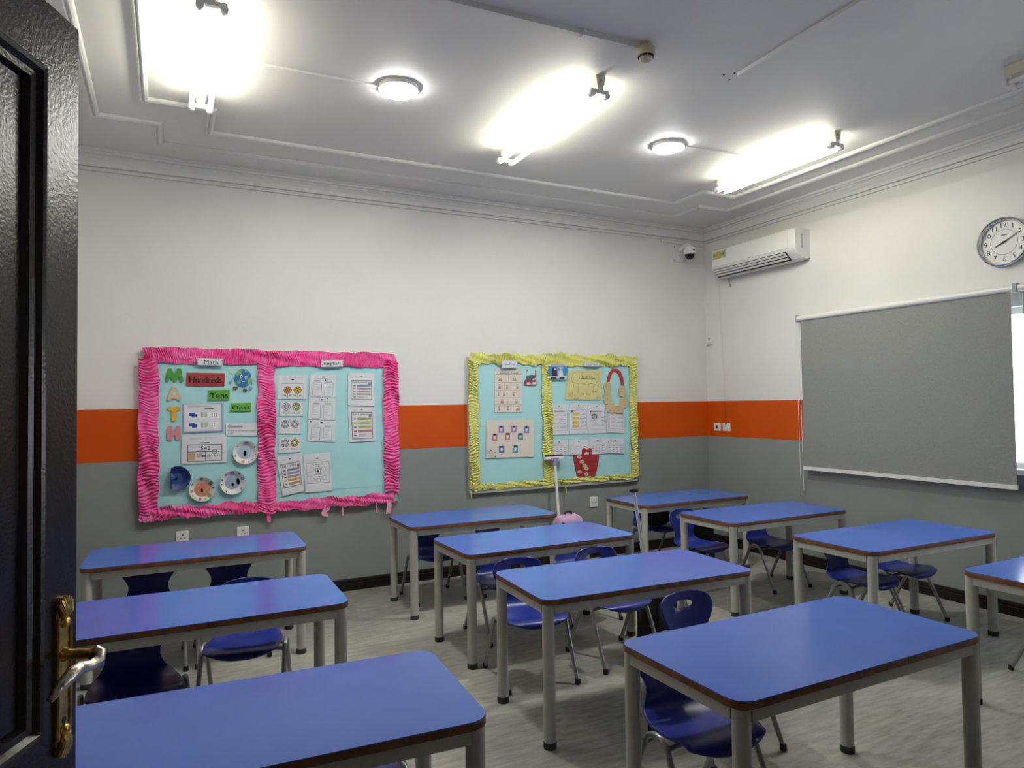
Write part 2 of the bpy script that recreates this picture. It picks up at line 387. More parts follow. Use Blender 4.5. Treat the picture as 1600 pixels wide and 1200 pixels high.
    for z in (.25, 1.08, 1.9): MB().tube([(-.006, -DT - .004, z - .05), (-.006, -DT - .004, z + .05)], .008, 10).obj('hinge', BRASS, d)
build_door()

# ================================================================== tables
TL, TW, TH = 1.19, .585, .647
def make_table():
    t = thing('school_table', 'x', 'table')
    MB().prism(rrect(TL, TW, .06), .0035, Matrix.Translation((0, 0, TH - .0035))).obj('tabletop', BLUETOP, t, ang=30)
    e = MB(); rr = [(0, TH - .026), (.001, TH - .024), (.0025, TH - .0038)]
    base = rrect(TL, TW, .06); n = len(base)
    def ins(o): return [(x * (1 - 2 * o / TL), y * (1 - 2 * o / TW)) for x, y in base]
    rings = [(ins(.002), TH - .0262), (ins(-.0008), TH - .024), (ins(-.0012), TH - .008), (ins(0), TH - .0036)]
    vs = [(x, y, z) for r_, z in rings for x, y in r_]
    fs = [(k * n + i, k * n + (i + 1) % n, (k + 1) * n + (i + 1) % n, (k + 1) * n + i) for k in range(3) for i in range(n)] + [tuple(range(n - 1, -1, -1)), tuple(range(3 * n, 4 * n))]
    e.add(vs, fs).obj('edge_band', EDGE, t, ang=40)
    lx, ly = TL / 2 - .036, TW / 2 - .036
    for sx in (-1, 1):
        for sy in (-1, 1):
            lg = MB().lathe([(.0275, .018), (.0275, TH - .027)], 20, Matrix.Translation((sx * lx, sy * ly, 0))).obj('leg', GREYLEG, t)
            MB().lathe([(.027, 0), (.0295, .004), (.0295, .026), (.028, .03)], 20, Matrix.Translation((sx * lx, sy * ly, 0))).obj('foot_cap', CAPM, lg)
    for s in (-1, 1):
        MB().box(-lx + .02, s * (ly + .012) - .012, TH - .066, lx - .02, s * (ly + .012) + .012, TH - .0265).obj('apron_rail', GREYLEG, t, smooth=False)
        MB().box(s * (lx + .012) - .012, -ly + .02, TH - .066, s * (lx + .012) + .012, ly - .02, TH - .0265).obj('apron_rail', GREYLEG, t, smooth=False)
    return t
tables = [
 (2.114, 4.882, -.017, 'blue-topped school table under the yellow-framed board, nearest the back wall'),
 (2.108, 3.883, .012, 'blue-topped table in the middle column with a lavender backpack behind its right end'),
 (2.060, 2.861, -.045, 'blue-topped table in the middle column with two chair backs rising behind it'),
 (2.031, 1.744, .004, 'large foreground blue-topped table at lower right with its near leg fully in view'),
 (0.176, 4.611, -.013, 'blue-topped school table below the pink-framed board and beside two wall sockets'),
 (0.123, 3.300, -.014, 'blue-topped table at left, second one out from the pink-framed board'),
 (0.210, 2.033, -.053, 'large foreground blue-topped table at lower left beside the open door'),
 (4.094, 4.841, -.006, 'farthest blue-topped table, in the back corner below the security camera'),
 (4.099, 3.855, -.006, 'blue-topped table in the right column, second from the back corner'),
 (4.097, 2.790, -.014, 'blue-topped table beside the wall below the lowered grey blind'),
 (4.104, 1.761, 0.0, 'blue-topped table cut by the right photo edge, catching window glare'),
]
t0 = make_table()
for i, (x, y, a, lb) in enumerate(tables):
    t = t0 if i == 0 else copy_tree(t0)
    t.location = (x, y, 0); t.rotation_euler = (0, 0, a); t['label'] = lb; t['group'] = 'blue school tables'

# ================================================================== chairs (face -y)
def make_chair():
    c = thing('school_chair', 'x', 'chair')
    prof = [(-.196, .314, .140), (-.201, .323, .154), (-.197, .334, .163), (-.180, .344, .170), (-.14, .348, .174), (-.09, .342, .178), (-.03, .336, .178), (.03, .333, .172), (.08, .335, .160),
            (.118, .345, .146), (.145, .362, .130), (.160, .385, .115), (.167, .410, .106), (.172, .436, .107), (.177, .462, .119), (.182, .488, .136), (.187, .512, .148), (.192, .536, .154), (.196, .558, .152), (.200, .577, .142), (.203, .592, .122), (.2045, .601, .09), (.205, .604, .05)]
    nu = 16; vs = []; fs = []; n = len(prof)
    for j, (y, z, w) in enumerate(prof):
        back = max(0, min(1, (z - .36) / .08)) if j > 9 else 0
        for i in range(nu + 1):
            u = -1 + 2 * i / nu; x = w * u
            yy = y - back * .030 * u * u * (w / .15); zz = z
            if not back:
                zz += .010 * abs(u) ** 3 * (1 if j > 3 else 0)
                if j < 5: yy += .030 * abs(u) ** 2.5
                if j < 3: zz += (.022, .018, .010)[j] * abs(u) ** 2.5
            vs.append((x, yy, zz))
    for j in range(n - 1):
        for i in range(nu): a = j * (nu + 1) + i; fs.append((a, a + 1, a + nu + 2, a + nu + 1))
    m = MB(); m.add(vs, fs); so = m.obj('seat_shell', SHELL, None)
    sd = so.modifiers.new('s', 'SOLIDIFY'); sd.thickness = .007; sd.offset = 0
    cut = MB().lathe([(1, -.1), (1, .1)], 20, Matrix.Translation((0, .18, .548)) @ Matrix.Rotation(R(90), 4, 'X') @ Matrix.Diagonal((.058, .019, 1, 1))).obj('cut', SHELL)
    bo = so.modifiers.new('b', 'BOOLEAN'); bo.operation = 'DIFFERENCE'; bo.object = cut; bo.solver = 'EXACT'
    sb = so.modifiers.new('v', 'BEVEL'); sb.width = .0015; sb.segments = 1; sb.limit_method = 'ANGLE'; sb.angle_limit = R(50)
    dg = bpy.context.evaluated_depsgraph_get(); me = bpy.data.meshes.new_from_object(so.evaluated_get(dg), depsgraph=dg)
    bpy.data.objects.remove(so); bpy.data.objects.remove(cut)
    me.name = 'seat_shell'; me.materials.clear(); me.materials.append(SHELL)
    me.polygons.foreach_set('use_smooth', [True] * len(me.polygons)); me.set_sharp_from_angle(angle=R(50))
    o = bpy.data.objects.new('seat_shell', me); col.objects.link(o); o.parent = c
    for s in (-1, 1):
        X = s * .192; pts = [(X + s * .004, -.205, .012)]
        pts += [(X, -.085, .27)]
        for k in range(9):
            a = R(205 - 230 * k / 8) if False else math.pi - math.pi * k / 8
            pts.append((X - s * .0, -.012 + .066 * math.cos(a), .285 + .055 * math.sin(a)))
        pts += [(X, .062, .27), (X + s * .004, .195, .012)]
        f = MB().tube(pts, .0115, 12).obj('side_frame', TUBEM, c, ang=50)
        for yy in (-.205, .195):
            MB().lathe([(.013, 0), (.0155, .003), (.0145, .024), (.0125, .028)], 14, Matrix.Translation((X + s * .004, yy, 0))).obj('foot_cap', BLACK, f)
    for yy in (-.055, .035):
        MB().tube([(-.19, yy, .306), (-.12, yy, .316), (.12, yy, .316), (.19, yy, .306)], .0095, 10).obj('cross_bar', TUBEM, c)
    return c
chairs = [
 (1.71, 1.94, 0.0, 'blue plastic chair pushed fully under the lower right foreground table'),
 (2.165, 2.345, 0.0, 'blue plastic chair whose back with oval slot rises behind the lower right table'),
 (1.79, 3.375, -.12, 'blue chair with a bright blue seat behind two front table legs, middle column'),
 (2.36, 3.39, 0.0, 'blue plastic chair beside the black rolling bag, middle column'),
 (1.98, 4.08, 0.0, 'dark blue chair under the table in front of the lavender backpack, at its left end'),
 (2.60, 4.12, 0.0, 'blue plastic chair with the lavender backpack hung on its back'),
 (1.86, 5.10, 0.0, 'left blue chair below the left half of the yellow-framed board'),
 (2.40, 5.09, 0.0, 'right blue chair below the yellow-framed board, mostly hidden by tables'),
 (-.10, 4.58, 0.0, 'left of the two shadowed blue chairs below the pink-framed board'),
 (.355, 4.58, 0.0, 'right of the two shadowed blue chairs below the pink-framed board'),
 (-.12, 3.30, .08, 'dark blue chair half hidden by the door handle under the second left table'),
 (.350, 3.67, -.25, 'blue chair pulled out behind the second left table, seat catching light'),
 (.49, 2.19, 0.0, 'blue chair under the lower left foreground table, only a sliver showing'),
 (4.06, 5.14, 0.0, 'blue chair with a black backpack at the back corner table'),
 (3.83, 4.28, .10, 'bright blue chair standing between the two farthest tables of the right column'),
 (4.40, 4.06, 0.0, 'dark blue chair under the second table of the right column, legs splayed in view'),
 (4.00, 2.97, .05, 'left blue chair under the table below the grey blind'),
 (4.48, 3.03, 0.0, 'right blue chair under the table below the grey blind, nearest the wall'),
 (4.34, 1.97, 0.0, 'chair at the right photo edge with only one tube leg showing'),
]
c0 = make_chair()
for i, (x, y, a, lb) in enumerate(chairs):
    c = c0 if i == 0 else copy_tree(c0)
    c.location = (x, y, 0); c.rotation_euler = (0, 0, a); c['label'] = lb; c['group'] = 'blue plastic school chairs'

# ================================================================== ceiling fittings
def emit_mat(name, c, s):
    m = bpy.data.materials.new(name); m.use_nodes = True; b = m.node_tree.nodes['Principled BSDF']
    b.inputs['Base Color'].default_value = (.8, .8, .8, 1); b.inputs['Emission Color'].default_value = (*c, 1); b.inputs['Emission Strength'].default_value = s; return m
TUBE_ON = emit_mat('lit_fluorescent_tube', (1.0, .965, .79), TUBE_E)
TUBE_OFF = mat('unlit_fluorescent_tube', (.75, .75, .74), .25)
DISC_ON = emit_mat('lit_disc_diffuser', (1.0, .985, .95), DISC_E)
def batten(x, y0, y1, label, on):
    f = thing('tube_light', label, 'ceiling light', (x, (y0 + y1) / 2, ZC), 0, 'twin tube ceiling lights'); h = (y1 - y0) / 2
    MB().add([(-.03, -h, 0), (.03, -h, 0), (.024, -h, -.055), (-.024, -h, -.055), (-.03, h, 0), (.03, h, 0), (.024, h, -.055), (-.024, h, -.055)], [(0, 1, 2, 3), (7, 6, 5, 4), (0, 4, 5, 1), (1, 5, 6, 2), (2, 6, 7, 3), (3, 7, 4, 0)]).obj('batten_body', BATTEN, f, smooth=False)
    for s in (-1, 1):
        yy = s * (h - .018)
        hd = MB(); hd.box(-.018, yy - .014, -.085, .018, yy + .014, -.055); hd.box(-.062, yy - .012, -.1, .062, yy + .012, -.078)
        for sx in (-1, 1): hd.lathe([(.017, -.013), (.0185, -.009), (.0185, .009), (.017, .013)], 16, Matrix.Translation((sx * .048, yy, -.103)) @ Matrix.Rotation(R(90), 4, 'X'))
        hd.obj('lamp_holder', GREYP if False else WHITEP, f, ang=40)
        MB().lathe([(.011, 0), (.011, .002), (.0085, .002), (.0085, .0005)], 14, Matrix.Translation((0, s * h, -.028)) @ Matrix.Rotation(R(-90 * s), 4, 'X')).obj('knockout', GREYP, f)
    for sx in (-1, 1):
        MB().tube([(sx * .048, -h + .032, -.103), (sx * .048, h - .032, -.103)], .013, 14).obj('fluorescent_tube', TUBE_ON if on else TUBE_OFF, f)
        for s in (-1, 1): MB().tube([(sx * .048, s * (h - .045), -.103), (sx * .048, s * (h - .024), -.103)], .0135, 14).obj('tube_cap', ALU, f)
batten(.172, 3.14, 4.30, 'lit twin tube light at upper left, brightest glare on the ceiling', True)
batten(2.165, 3.13, 4.36, 'lit twin tube light in the middle of the ceiling', True)
batten(4.085, 3.10, 4.22, 'lit twin tube light at right, above the air conditioner', True)
batten(4.18, .80, 2.10, 'unlit yellowed tube light cut by the upper right photo edge', False)
def disc(x, y, label):
    f = thing('disc_light', label, 'ceiling light', (x, y, ZC), 0, 'round surface ceiling lights')
    MB().lathe([(.109, 0), (.112, -.001), (.112, -.022), (.109, -.024)], 40).obj('rim', WHITEP, f)
    MB().lathe([(.108, -.0242), (.105, -.028), (.095, -.030), (.07, -.031), (.0, -.0315)], 40).obj('diffuser', DISC_ON, f)
disc(1.185, 3.74, 'round lit disc light between the left and middle tube lights')
disc(3.19, 3.79, 'round lit disc light between the middle and right tube lights')
def conduit(pts, label, w=.022, clips=()):
    f = thing('ceiling_conduit', label, 'conduit', tuple(Vector(pts[0])), 0)
    p = Vector(pts[0]); q = Vector(pts[1]); d = (q - p); n = Vector((-d.y, d.x, 0)).normalized() * w / 2
    vs = []
    for e in (Vector((0, 0, 0)), d):
        vs += [e + n, e + n * .9 + Vector((0, 0, -w * .75)), e - n * .9 + Vector((0, 0, -w * .75)), e - n]
    MB().add(vs, [(0, 4, 5, 1), (1, 5, 6, 2), (2, 6, 7, 3), (3, 7, 4, 0), (0, 1, 2, 3), (7, 6, 5, 4)]).obj('duct', WHITEP, f, smooth=False)
    for k in clips:
        e = d * k; u = d.normalized() * .008; a = n * 1.5
        MB().add([e - u - a, e + u - a, e + u + a, e - u + a] + [x + Vector((0, 0, -w * .95)) for x in (e - u - a, e + u - a, e + u + a, e - u + a)], [(0, 1, 2, 3), (4, 7, 6, 5), (0, 4, 5, 1), (1, 5, 6, 2), (2, 6, 7, 3), (3, 7, 4, 0)]).obj('clip', WHITEP, f, smooth=False)
conduit([(-.3, 2.86, ZC), (2.14, 2.775, ZC)], 'white ceiling conduit running to the smoke detector', .036, (.87,))
conduit([(2.852, 2.78, ZC), (2.80, .9, ZC)], 'white twin ceiling conduit ending near three screw holes', .026)
conduit([(.24, 3.80, ZC), (1.08, 3.77, ZC)], 'thin white conduit joining the left tube light and disc light', .016)
conduit([(3.30, 3.75, ZC), (4.04, 3.72, ZC)], 'thin white conduit joining the right disc light and tube light', .014)
s_ = thing('smoke_detector', 'cream smoke detector hanging at the end of the ceiling conduit', 'smoke detector', (2.185, 2.755, ZC))
MB().lathe([(.032, 0), (.032, -.022), (.046, -.023), (.048, -.027), (.048, -.058), (.044, -.064)], 28).obj('base', IVORY, s_)
for k in range(8):
    m = MB(); a = R(45 * k); m.add([(Vector((math.cos(a + da) * r_, math.sin(a + da) * r_, z))) for z in (-.060, -.072) for r_, da in ((.041, -.3), (.041, .3), (.033, .3), (.033, -.3))], [(0, 1, 2, 3), (4, 5, 6, 7), (0, 1, 5, 4), (1, 2, 6, 5), (2, 3, 7, 6), (3, 0, 4, 7)])
    m.obj('vent_slot', BLACK, s_, smooth=False)
MB().lathe([(.036, -.064), (.034, -.078), (.026, -.086), (0, -.087)], 28).obj('sensor_cap', IVORY, s_)
for x, y, w in ((2.79, 2.83, 'farthest left of three'), (2.86, 2.86, 'farthest back of three'), (2.83, 2.79, 'nearest the conduit of three')):
    tag(MB().lathe([(.006, 0), (.006, -.002), (.003, -.004)], 10).obj('screw_plug', BLACK, None, (x, y, ZC)), 'small dark ceiling screw plug, ' + w + ' beside the conduit end', 'screw', 'screw plugs in the ceiling')

# ================================================================== right wall: blinds, AC, clock, switches
def roller_blind(y0, y1, ztop, zbot, label, cordy):
    f = thing('roller_blind', label, 'blind', (XR - .065, (y0 + y1) / 2, ztop), 0, 'grey roller blinds'); h = (y1 - y0) / 2
    MB().tube([(0, -h - .012, .0), (0, h + .012, 0)], .026, 20).obj('roller_tube', WHITEP, f)
    n = 24; vs = []; fs = []
    for k in range(n + 1):
        y = -h + .012 + (2 * h - .024) * k / n; w = .0016 * math.sin(k * .9)
        vs += [(-.004 + w * .2, y, -.02), (-.004 + w, y, zbot - ztop + .02), (-.0025 + w * .2, y, -.02), (-.0025 + w, y, zbot - ztop + .02)]
    for k in range(n):
        a, b_ = 4 * k, 4 * k + 4; fs += [(a, b_, b_ + 1, a + 1), (a + 2, a + 3, b_ + 3, b_ + 2), (a, a + 2, b_ + 2, b_), (a + 1, b_ + 1, b_ + 3, a + 3)]
    MB().add(vs, fs).obj('blind_fabric', BLIND, f, ang=60)
    MB().box(-.012, -h + .008, zbot - ztop - .006, .006, h - .008, zbot - ztop + .024).obj('bottom_bar', WHITEP, f, smooth=False)
    for s in (-1, 1): MB().box(-.03, s * (h + .018) - .006, -.03, .065, s * (h + .018) + .006, .032).obj('bracket', GREYP, f, smooth=False)
    if cordy:
        for dy in (0, .03):
            MB().tube([(.01, h + .022 + dy, 0), (.018, h + .024 + dy, -.7), (.02, h + .02 + dy, zbot - ztop - (.25 if dy else .2))], .0022, 6).obj('pull_cord', WHITEP, f)
roller_blind(2.585, 4.335, 2.235, .878, 'wide grey roller blind lowered over the window, white bottom bar', True)
roller_blind(.83, 2.535, 2.235, 1.70, 'grey roller blind half raised at the right photo edge', False)

def build_ac():
    y0, y1, z0, z1, dp = 4.255, 5.30, 2.76, 3.05, .205
    a = thing('air_conditioner', 'white wall-mounted split air conditioner above the blind', 'air conditioner', (XR, (y0 + y1) / 2, z0)); h = (y1 - y0) / 2; Z = z1 - z0
    pr = [(0, .02), (-.05, .0), (-.12, .012), (-.172, .055), (-.198, .085), (-.205, .11), (-.205, .24), (-.196, .272), (-.17, .288), (-.02, Z), (0, Z)]
    F = Matrix(((1, 0, 0, 0), (0, 0, 1, -h), (0, 1, 0, 0), (0, 0, 0, 1)))
    vs = []; n = len(pr); cx = sum(p[0] for p in pr) / n; cz = sum(p[1] for p in pr) / n
    st = [(-h, .93), (-h + .012, .985), (-h + .03, 1.0), (h - .03, 1.0), (h - .012, .985), (h, .93)]
    for yy, sc in st: vs += [((x * sc if x < 0 else 0), yy, cz + (z - cz) * sc) for x, z in pr]
    fs = [(k * n + i, k * n + (i + 1) % n, (k + 1) * n + (i + 1) % n, (k + 1) * n + i) for k in range(len(st) - 1) for i in range(n)] + [tuple(range(n)), tuple(range(5 * n, 6 * n))]
    MB().add(vs, fs).obj('housing', WHITEP, a, ang=28)
    MB().box(-.209, -h + .07, .105, -.204, h - .035, .262).obj('front_panel', WHITEP, a, smooth=False)
    fl = MB()
    fl.add([(-.2005, -h + .10, .0745), (-.2005, h - .03, .0745), (-.132, h - .03, .0035), (-.132, -h + .10, .0035), (-.192, -h + .10, .082), (-.192, h - .03, .082), (-.122, h - .03, .012), (-.122, -h + .10, .012)], [(0, 1, 2, 3), (4, 7, 6, 5), (0, 4, 5, 1), (1, 5, 6, 2), (2, 6, 7, 3), (3, 7, 4, 0)])
    fl.obj('air_outlet', BLACK, a, smooth=False)
    for k, (x, z) in enumerate(((-.196, .064), (-.176, .044), (-.154, .022))):
        MB().add([(x - .0065, -h + .105, z + .0075), (x - .0065, h - .035, z + .0075), (x + .0058, h - .035, z - .0055), (x + .0058, -h + .105, z - .0055), (x - .011, -h + .105, z + .0035), (x - .011, h - .035, z + .0035), (x + .0013, h - .035, z - .0095), (x + .0013, -h + .105, z - .0095)], [(3, 2, 1, 0), (4, 5, 6, 7), (0, 1, 5, 4), (1, 2, 6, 5), (2, 3, 7, 6), (3, 0, 4, 7)]).obj('louver', WHITEP, a, smooth=False)
    st_ = MB().box(-.2105, h - .215, .178, -.2088, h - .04, .252).obj('energy_sticker', ink('sticker_yellow', (.46, .44, .17)), a, smooth=False)
    for k, c in enumerate(((.16, .30, .05), (.50, .36, .03), (.30, .30, .32), (.05, .30, .06))):
        MB().lathe([(.015, 0), (.015, .0008)], 16, Matrix.Translation((-.2106, h - .06 - .043 * k, .217)) @ Matrix.Rotation(R(-90), 4, 'Y')).obj('sticker_icon', ink('sticker_icon_%d' % k, c), st_)
    MB().box(-.2105, -.0 - .02, .098 + .012, -.2088, .02, .117).obj('logo_plate', GINK, a, smooth=False)
    lb = MB().box(-.12, -h - .0012, .10, -.09, -h + .02, .24).obj('rating_label', PAPER, a, smooth=False)
    m = MB()
    for k in range(10): m.box(-.118, -h - .0018, .11 + k * .012, -.094, -h, .115 + k * .012)
    m.obj('label_print', GINK, lb, smooth=False)
    MB().tube([(-.03, h - .06, .02), (-.03, h - .07, -.03), (-.012, h - .066, -.06), (-.004, h - .066, -.09)], .006, 8).obj('drain_hose', GREYP, a)
build_ac()
cd = thing('surface_cable', 'thin white cable running down from the air conditioner to the switch', 'cable', (XR, 5.36, 1.28))
for dy, dz in ((0, 1.44), (-.014, 1.44)):
    MB().tube([(-.003, dy, 0), (-.003, dy + .003, .5), (-.003, dy + .03, 1.0), (-.003, dy + .045, dz)], .0028, 6).obj('cable_run', WALL, cd)

def build_clock():
    c = thing('wall_clock', 'round chrome-rimmed wall clock with black numerals above the blind', 'clock', (XR, 2.652, 2.572))
    Fx = Matrix.Rotation(R(-90), 4, 'Y')
    MB().lathe([(.160, 0), (.168, .012), (.171, .030), (.168, .042), (.160, .047), (.152, .044), (.147, .030), (.146, .012)], 56, Fx, False).obj('rim', CHROME, c)
    fc = MB().lathe([(.150, .004), (.150, .016), (0, .0165)], 56, Fx).obj('dial', mat('clock_dial', (.70, .71, .68), .4), c)
    def put(mb, s, y, z, hgt, x=-.0175):
        v, f, asp = text_geo(s); w = hgt * asp
        mb.add([(x, y - (u - .5) * w, z + (t - .5) * hgt) for u, t in v], f)
    for k in range(1, 13):
        a = R(30 * k); g = MB(); put(g, str(k), -math.sin(a) * .118, math.cos(a) * .118, .033); g.obj('numeral', INK, fc, smooth=False)
    ring = MB(); nn = 64
    ring.add([(-.0174, math.cos(2 * math.pi * k / nn) * r_, math.sin(2 * math.pi * k / nn) * r_) for r_ in (.085, .0875) for k in range(nn)], [(k, (k + 1) % nn, (k + 1) % nn + nn, k + nn) for k in range(nn)])
    ring.obj('minute_ring', GINK, fc, smooth=False)
    MB().box(-.0178, -.020, .046, -.0170, .016, .052).obj('maker_mark', INK, fc, smooth=False)
    def hand(name, deg, l, tail, w, x):
        a = R(deg); d = Vector((0, -math.sin(a), math.cos(a))); n = Vector((0, d.z, -d.y)); q = [-d * tail - n * w, -d * tail + n * w, d * l + n * w * .35, d * l - n * w * .35]
        MB().add([p + Vector((x, 0, 0)) for p in q] + [p + Vector((x - .0015, 0, 0)) for p in q], [(0, 1, 2, 3), (7, 6, 5, 4), (0, 4, 5, 1), (1, 5, 6, 2), (2, 6, 7, 3), (3, 7, 4, 0)]).obj(name, INK, c, smooth=False)
    hand('hour_hand', 245, .068, .018, .0055, -.020); hand('minute_hand', 62, .112, .03, .004, -.023)
    MB().lathe([(.006, .018), (.006, .028), (0, .029)], 14, Fx).obj('hand_boss', INK, c)
build_clock()

def wall_plate(name, label, cat, wall, a, z, w, h, kind, group=None):
    """a: coordinate along the wall; back wall plates face -y, right wall plates face -x"""
    if wall == 'back': o = thing(name, label, cat, (a, YB, z), 0, group)
    else: o = thing(name, label, cat, (XR, a, z), R(-90), group)
    F = Matrix(((1, 0, 0, 0), (0, 0, -1, 0), (0, 1, 0, 0), (0, 0, 0, 1)))
    m = MB(); pts = rrect(w, h, .006, 3); n = len(pts)
    m.add([F @ Vector((x, y, d)) for s, d in ((1, 0), (1, .008), (.95, .011)) for x, y in [(px * s, py * s) for px, py in pts]],
          [(k * n + i, k * n + (i + 1) % n, (k + 1) * n + (i + 1) % n, (k + 1) * n + i) for k in range(2) for i in range(n)] + [tuple(range(2 * n, 3 * n))])
    m.obj('face_plate', WHITEP, o, ang=30)
    def bx(nm, mt, x0, z0, x1, z1, d0=.010, d1=.0135): return MB().box(x0, -d1, z0, x1, -d0, z1).obj(nm, mt, o, smooth=False)
    if kind == 'socket':
        bx('socket_slot', BLACK, -.004, .012, .004, .024, .010, .0118); bx('socket_slot', BLACK, -.019, -.010, -.009, -.005, .010, .0118); bx('socket_slot', BLACK, .009, -.010, .019, -.005, .010, .0118)
        bx('rocker', WHITEP, .018, .016, .032, .034, .010, .0155); bx('rocker_mark', ink('red_mark', (.5, .03, .02)), .021, .03, .029, .032, .0155, .016)
        for sx in (-1, 1): bx('screw', GREYP, sx * .032 - .003, -.004, sx * .032 + .003, .002, .0105, .012)
    elif kind == 'isolator':
        r_ = bx('rocker', ink('dark_red_rocker', (.10, .012, .015)), -.010, -.016, .012, .016, .010, .016)
        bx('rocker_mark', INK, -.006, -.005, .008, .005, .016, .0165)
    elif kind == 'switch':
        bx('rocker', WHITEP, -.026, -.028, -.002, .028, .010, .016); bx('rocker', WHITEP, .002, -.028, .026, .028, .010, .016); bx('cable_entry', BLACK, -.008, .02, .006, .045, .011, .0165)
    else:
        bx('sensor_window', GREYP, -.014, -.01, .014, .02, .011, .014); bx('ledge', GREYP, -.028, -.062, .03, -.054, 0, .02)
    return o
wall_plate('wall_socket', 'white wall socket under the pink-framed board, left of two', 'socket', 'back', .103, .553, .088, .088, 'socket', 'white wall sockets')
wall_plate('wall_socket', 'white wall socket under the pink-framed board, right of two', 'socket', 'back', .517, .547, .088, .088, 'socket', 'white wall sockets')
wall_plate('wall_socket', 'white wall socket below the right end of the yellow-framed board', 'socket', 'back', 3.71, .535, .088, .1, 'socket', 'white wall sockets')
wall_plate('isolator_switch', 'white switch plate with dark red rocker on the orange band', 'switch', 'right', 5.467, 1.227, .095, .085, 'isolator')
wall_plate('light_switch', 'white double switch plate under the cable on the orange band', 'switch', 'right', 5.335, 1.227, .1, .085, 'switch')
wall_plate('wall_sensor', 'small pale sensor box on the white wall near the corner', 'sensor', 'right', 5.557, 2.158, .05, .075, 'sensor')

cc = thing('security_camera', 'white dome security camera on a bracket near the back corner', 'camera', (4.86, YB, 3.06))
MB().prism(rrect(.15, .17, .015), .012, Matrix(((1, 0, 0, -.03), (0, 0, -1, 0), (0, 1, 0, .0), (0, 0, 0, 1)))).obj('mount_plate', WHITEP, cc)
MB().tube([(-.01, -.01, .04), (-.0, -.06, .075), (.0, -.11, .085), (.0, -.14, .07), (.0, -.145, .03)], .02, 14).obj('bracket_arm', WHITEP, cc)
MB().lathe([(.02, .055), (.05, .05), (.062, .03), (.064, .0), (.062, -.028), (.058, -.032)], 32, Matrix.Translation((0, -.145, 0))).obj('housing', WHITEP, cc)
MB().lathe([(.050, -.032), (.047, -.05), (.036, -.07), (.018, -.082), (0, -.085)], 32, Matrix.Translation((0, -.145, 0))).obj('dome', mat('smoked_dome', (.01, .01, .013), .08), cc)
MB().box(-.012, -.2115, .0, .014, -.205, .008).obj('maker_mark', INK, cc, smooth=False)
for x, z in ((-.09, .07), (-.09, -.07), (.03, -.07)): MB().lathe([(.005, .012), (.005, .014)], 8, Matrix.Translation((x, 0, z)) @ Matrix.Rotation(R(90), 4, 'X')).obj('screw', BLACK, cc)
tag(MB().box(-.29, -.018, -.013, .29, 0, .013).obj('cable_trunking', WHITEP, None, (4.885, YB, 3.178), smooth=False), 'short white cable trunking behind the security camera', 'trunking')

# ================================================================== notice boards
def ruffle(parent, x0, z0, x1, z1, pleats, seed, m, amp=.016, yb=.0, rag=.12):
    """crumpled crepe-paper strip over the rectangle, folds across its short side"""
    rnd = random.Random(seed); vert = (z1 - z0) > (x1 - x0)
    L = (z1 - z0) if vert else (x1 - x0); W = (x1 - x0) if vert else (z1 - z0)
    nl = pleats * 5; nw = 8
    ph = [rnd.uniform(0, 6.28) for _ in range(12)]
    wob = [0.0]
    for k in range(nl): wob.append(wob[-1] + rnd.uniform(.55, 1.45))
    vs = []; fs = []
    for i in range(nl + 1):
        t = i / nl; p = wob[i] / wob[-1] * pleats * 2 * math.pi
        e0 = 1 + rag * (math.sin(17 * t + ph[0]) * .6 + math.sin(41 * t + ph[1]) * .5 + rnd.uniform(-.5, .5))
        e1 = 1 + rag * (math.sin(13 * t + ph[2]) * .6 + math.sin(37 * t + ph[3]) * .5 + rnd.uniform(-.5, .5))
        am = amp * (.65 + .35 * math.sin(9 * t + ph[4])) * rnd.uniform(.8, 1.15)
        for j in range(nw + 1):
            s = -1 + 2 * j / nw; ss = s * (e1 if s > 0 else e0)
            tt = t + .012 * math.sin(2.2 * s + ph[5] + 7 * t)
            q = p + 1.7 * math.sin(1.9 * s + 31 * t + ph[6]) + 1.1 * math.sin(3.7 * s - 57 * t + ph[8])
            d = am * (.5 + .5 * math.sin(q)) * (.7 + .3 * math.sin(4 * s + 19 * t + ph[9])) + .004 * math.sin(5 * s + 23 * t + ph[7]) + .006 + rnd.uniform(-.0022, .0022)
            d *= (1 - .25 * s * s)
            a = tt * L; w = W / 2 + ss * W / 2
            x, z = (x0 + w, z0 + a) if vert else (x0 + a, z0 + w)
            vs.append((x, yb - max(.001, d), z))
    for i in range(nl):
        for j in range(nw): a = i * (nw + 1) + j; fs.append((a, a + 1, a + nw + 2, a + nw + 1))
    return MB().add(vs, fs).obj('ruffle_border', m, parent, ang=75)
BT = .03     # board thickness
def notice_board(x0, x1, z0, z1, xd, label, sheets):
    b_ = thing('notice_board', label, 'notice board', ((x0 + x1) / 2, YB, z0)); X = (x0 + x1) / 2
    MB().box(x0 - X, -BT + .006, 0, x1 - X, 0, z1 - z0).obj('backing_board', WHITEP, b_, smooth=False)
    fw = .018
    for a in ((x0 - X - .004, 0, x0 - X + fw, z1 - z0), (x1 - X - fw, 0, x1 - X + .004, z1 - z0), (x0 - X + fw, -.004, x1 - X - fw, fw), (x0 - X + fw, z1 - z0 - fw, x1 - X - fw, z1 - z0 + .004)):
        MB().box(a[0], -BT - .004, a[1], a[2], -.0, a[3]).obj('frame_rail', ALU, b_, smooth=False)
    for k, (a, c, e, f) in enumerate(sheets):
        MB().box(a - X + .001, -BT - .0012 * (k % 2), c - z0 + .001, e - X - .001, -BT + .0055, f - z0 - .001).obj('cyan_card_sheet', CYAN, b_, smooth=False)
    return b_, X
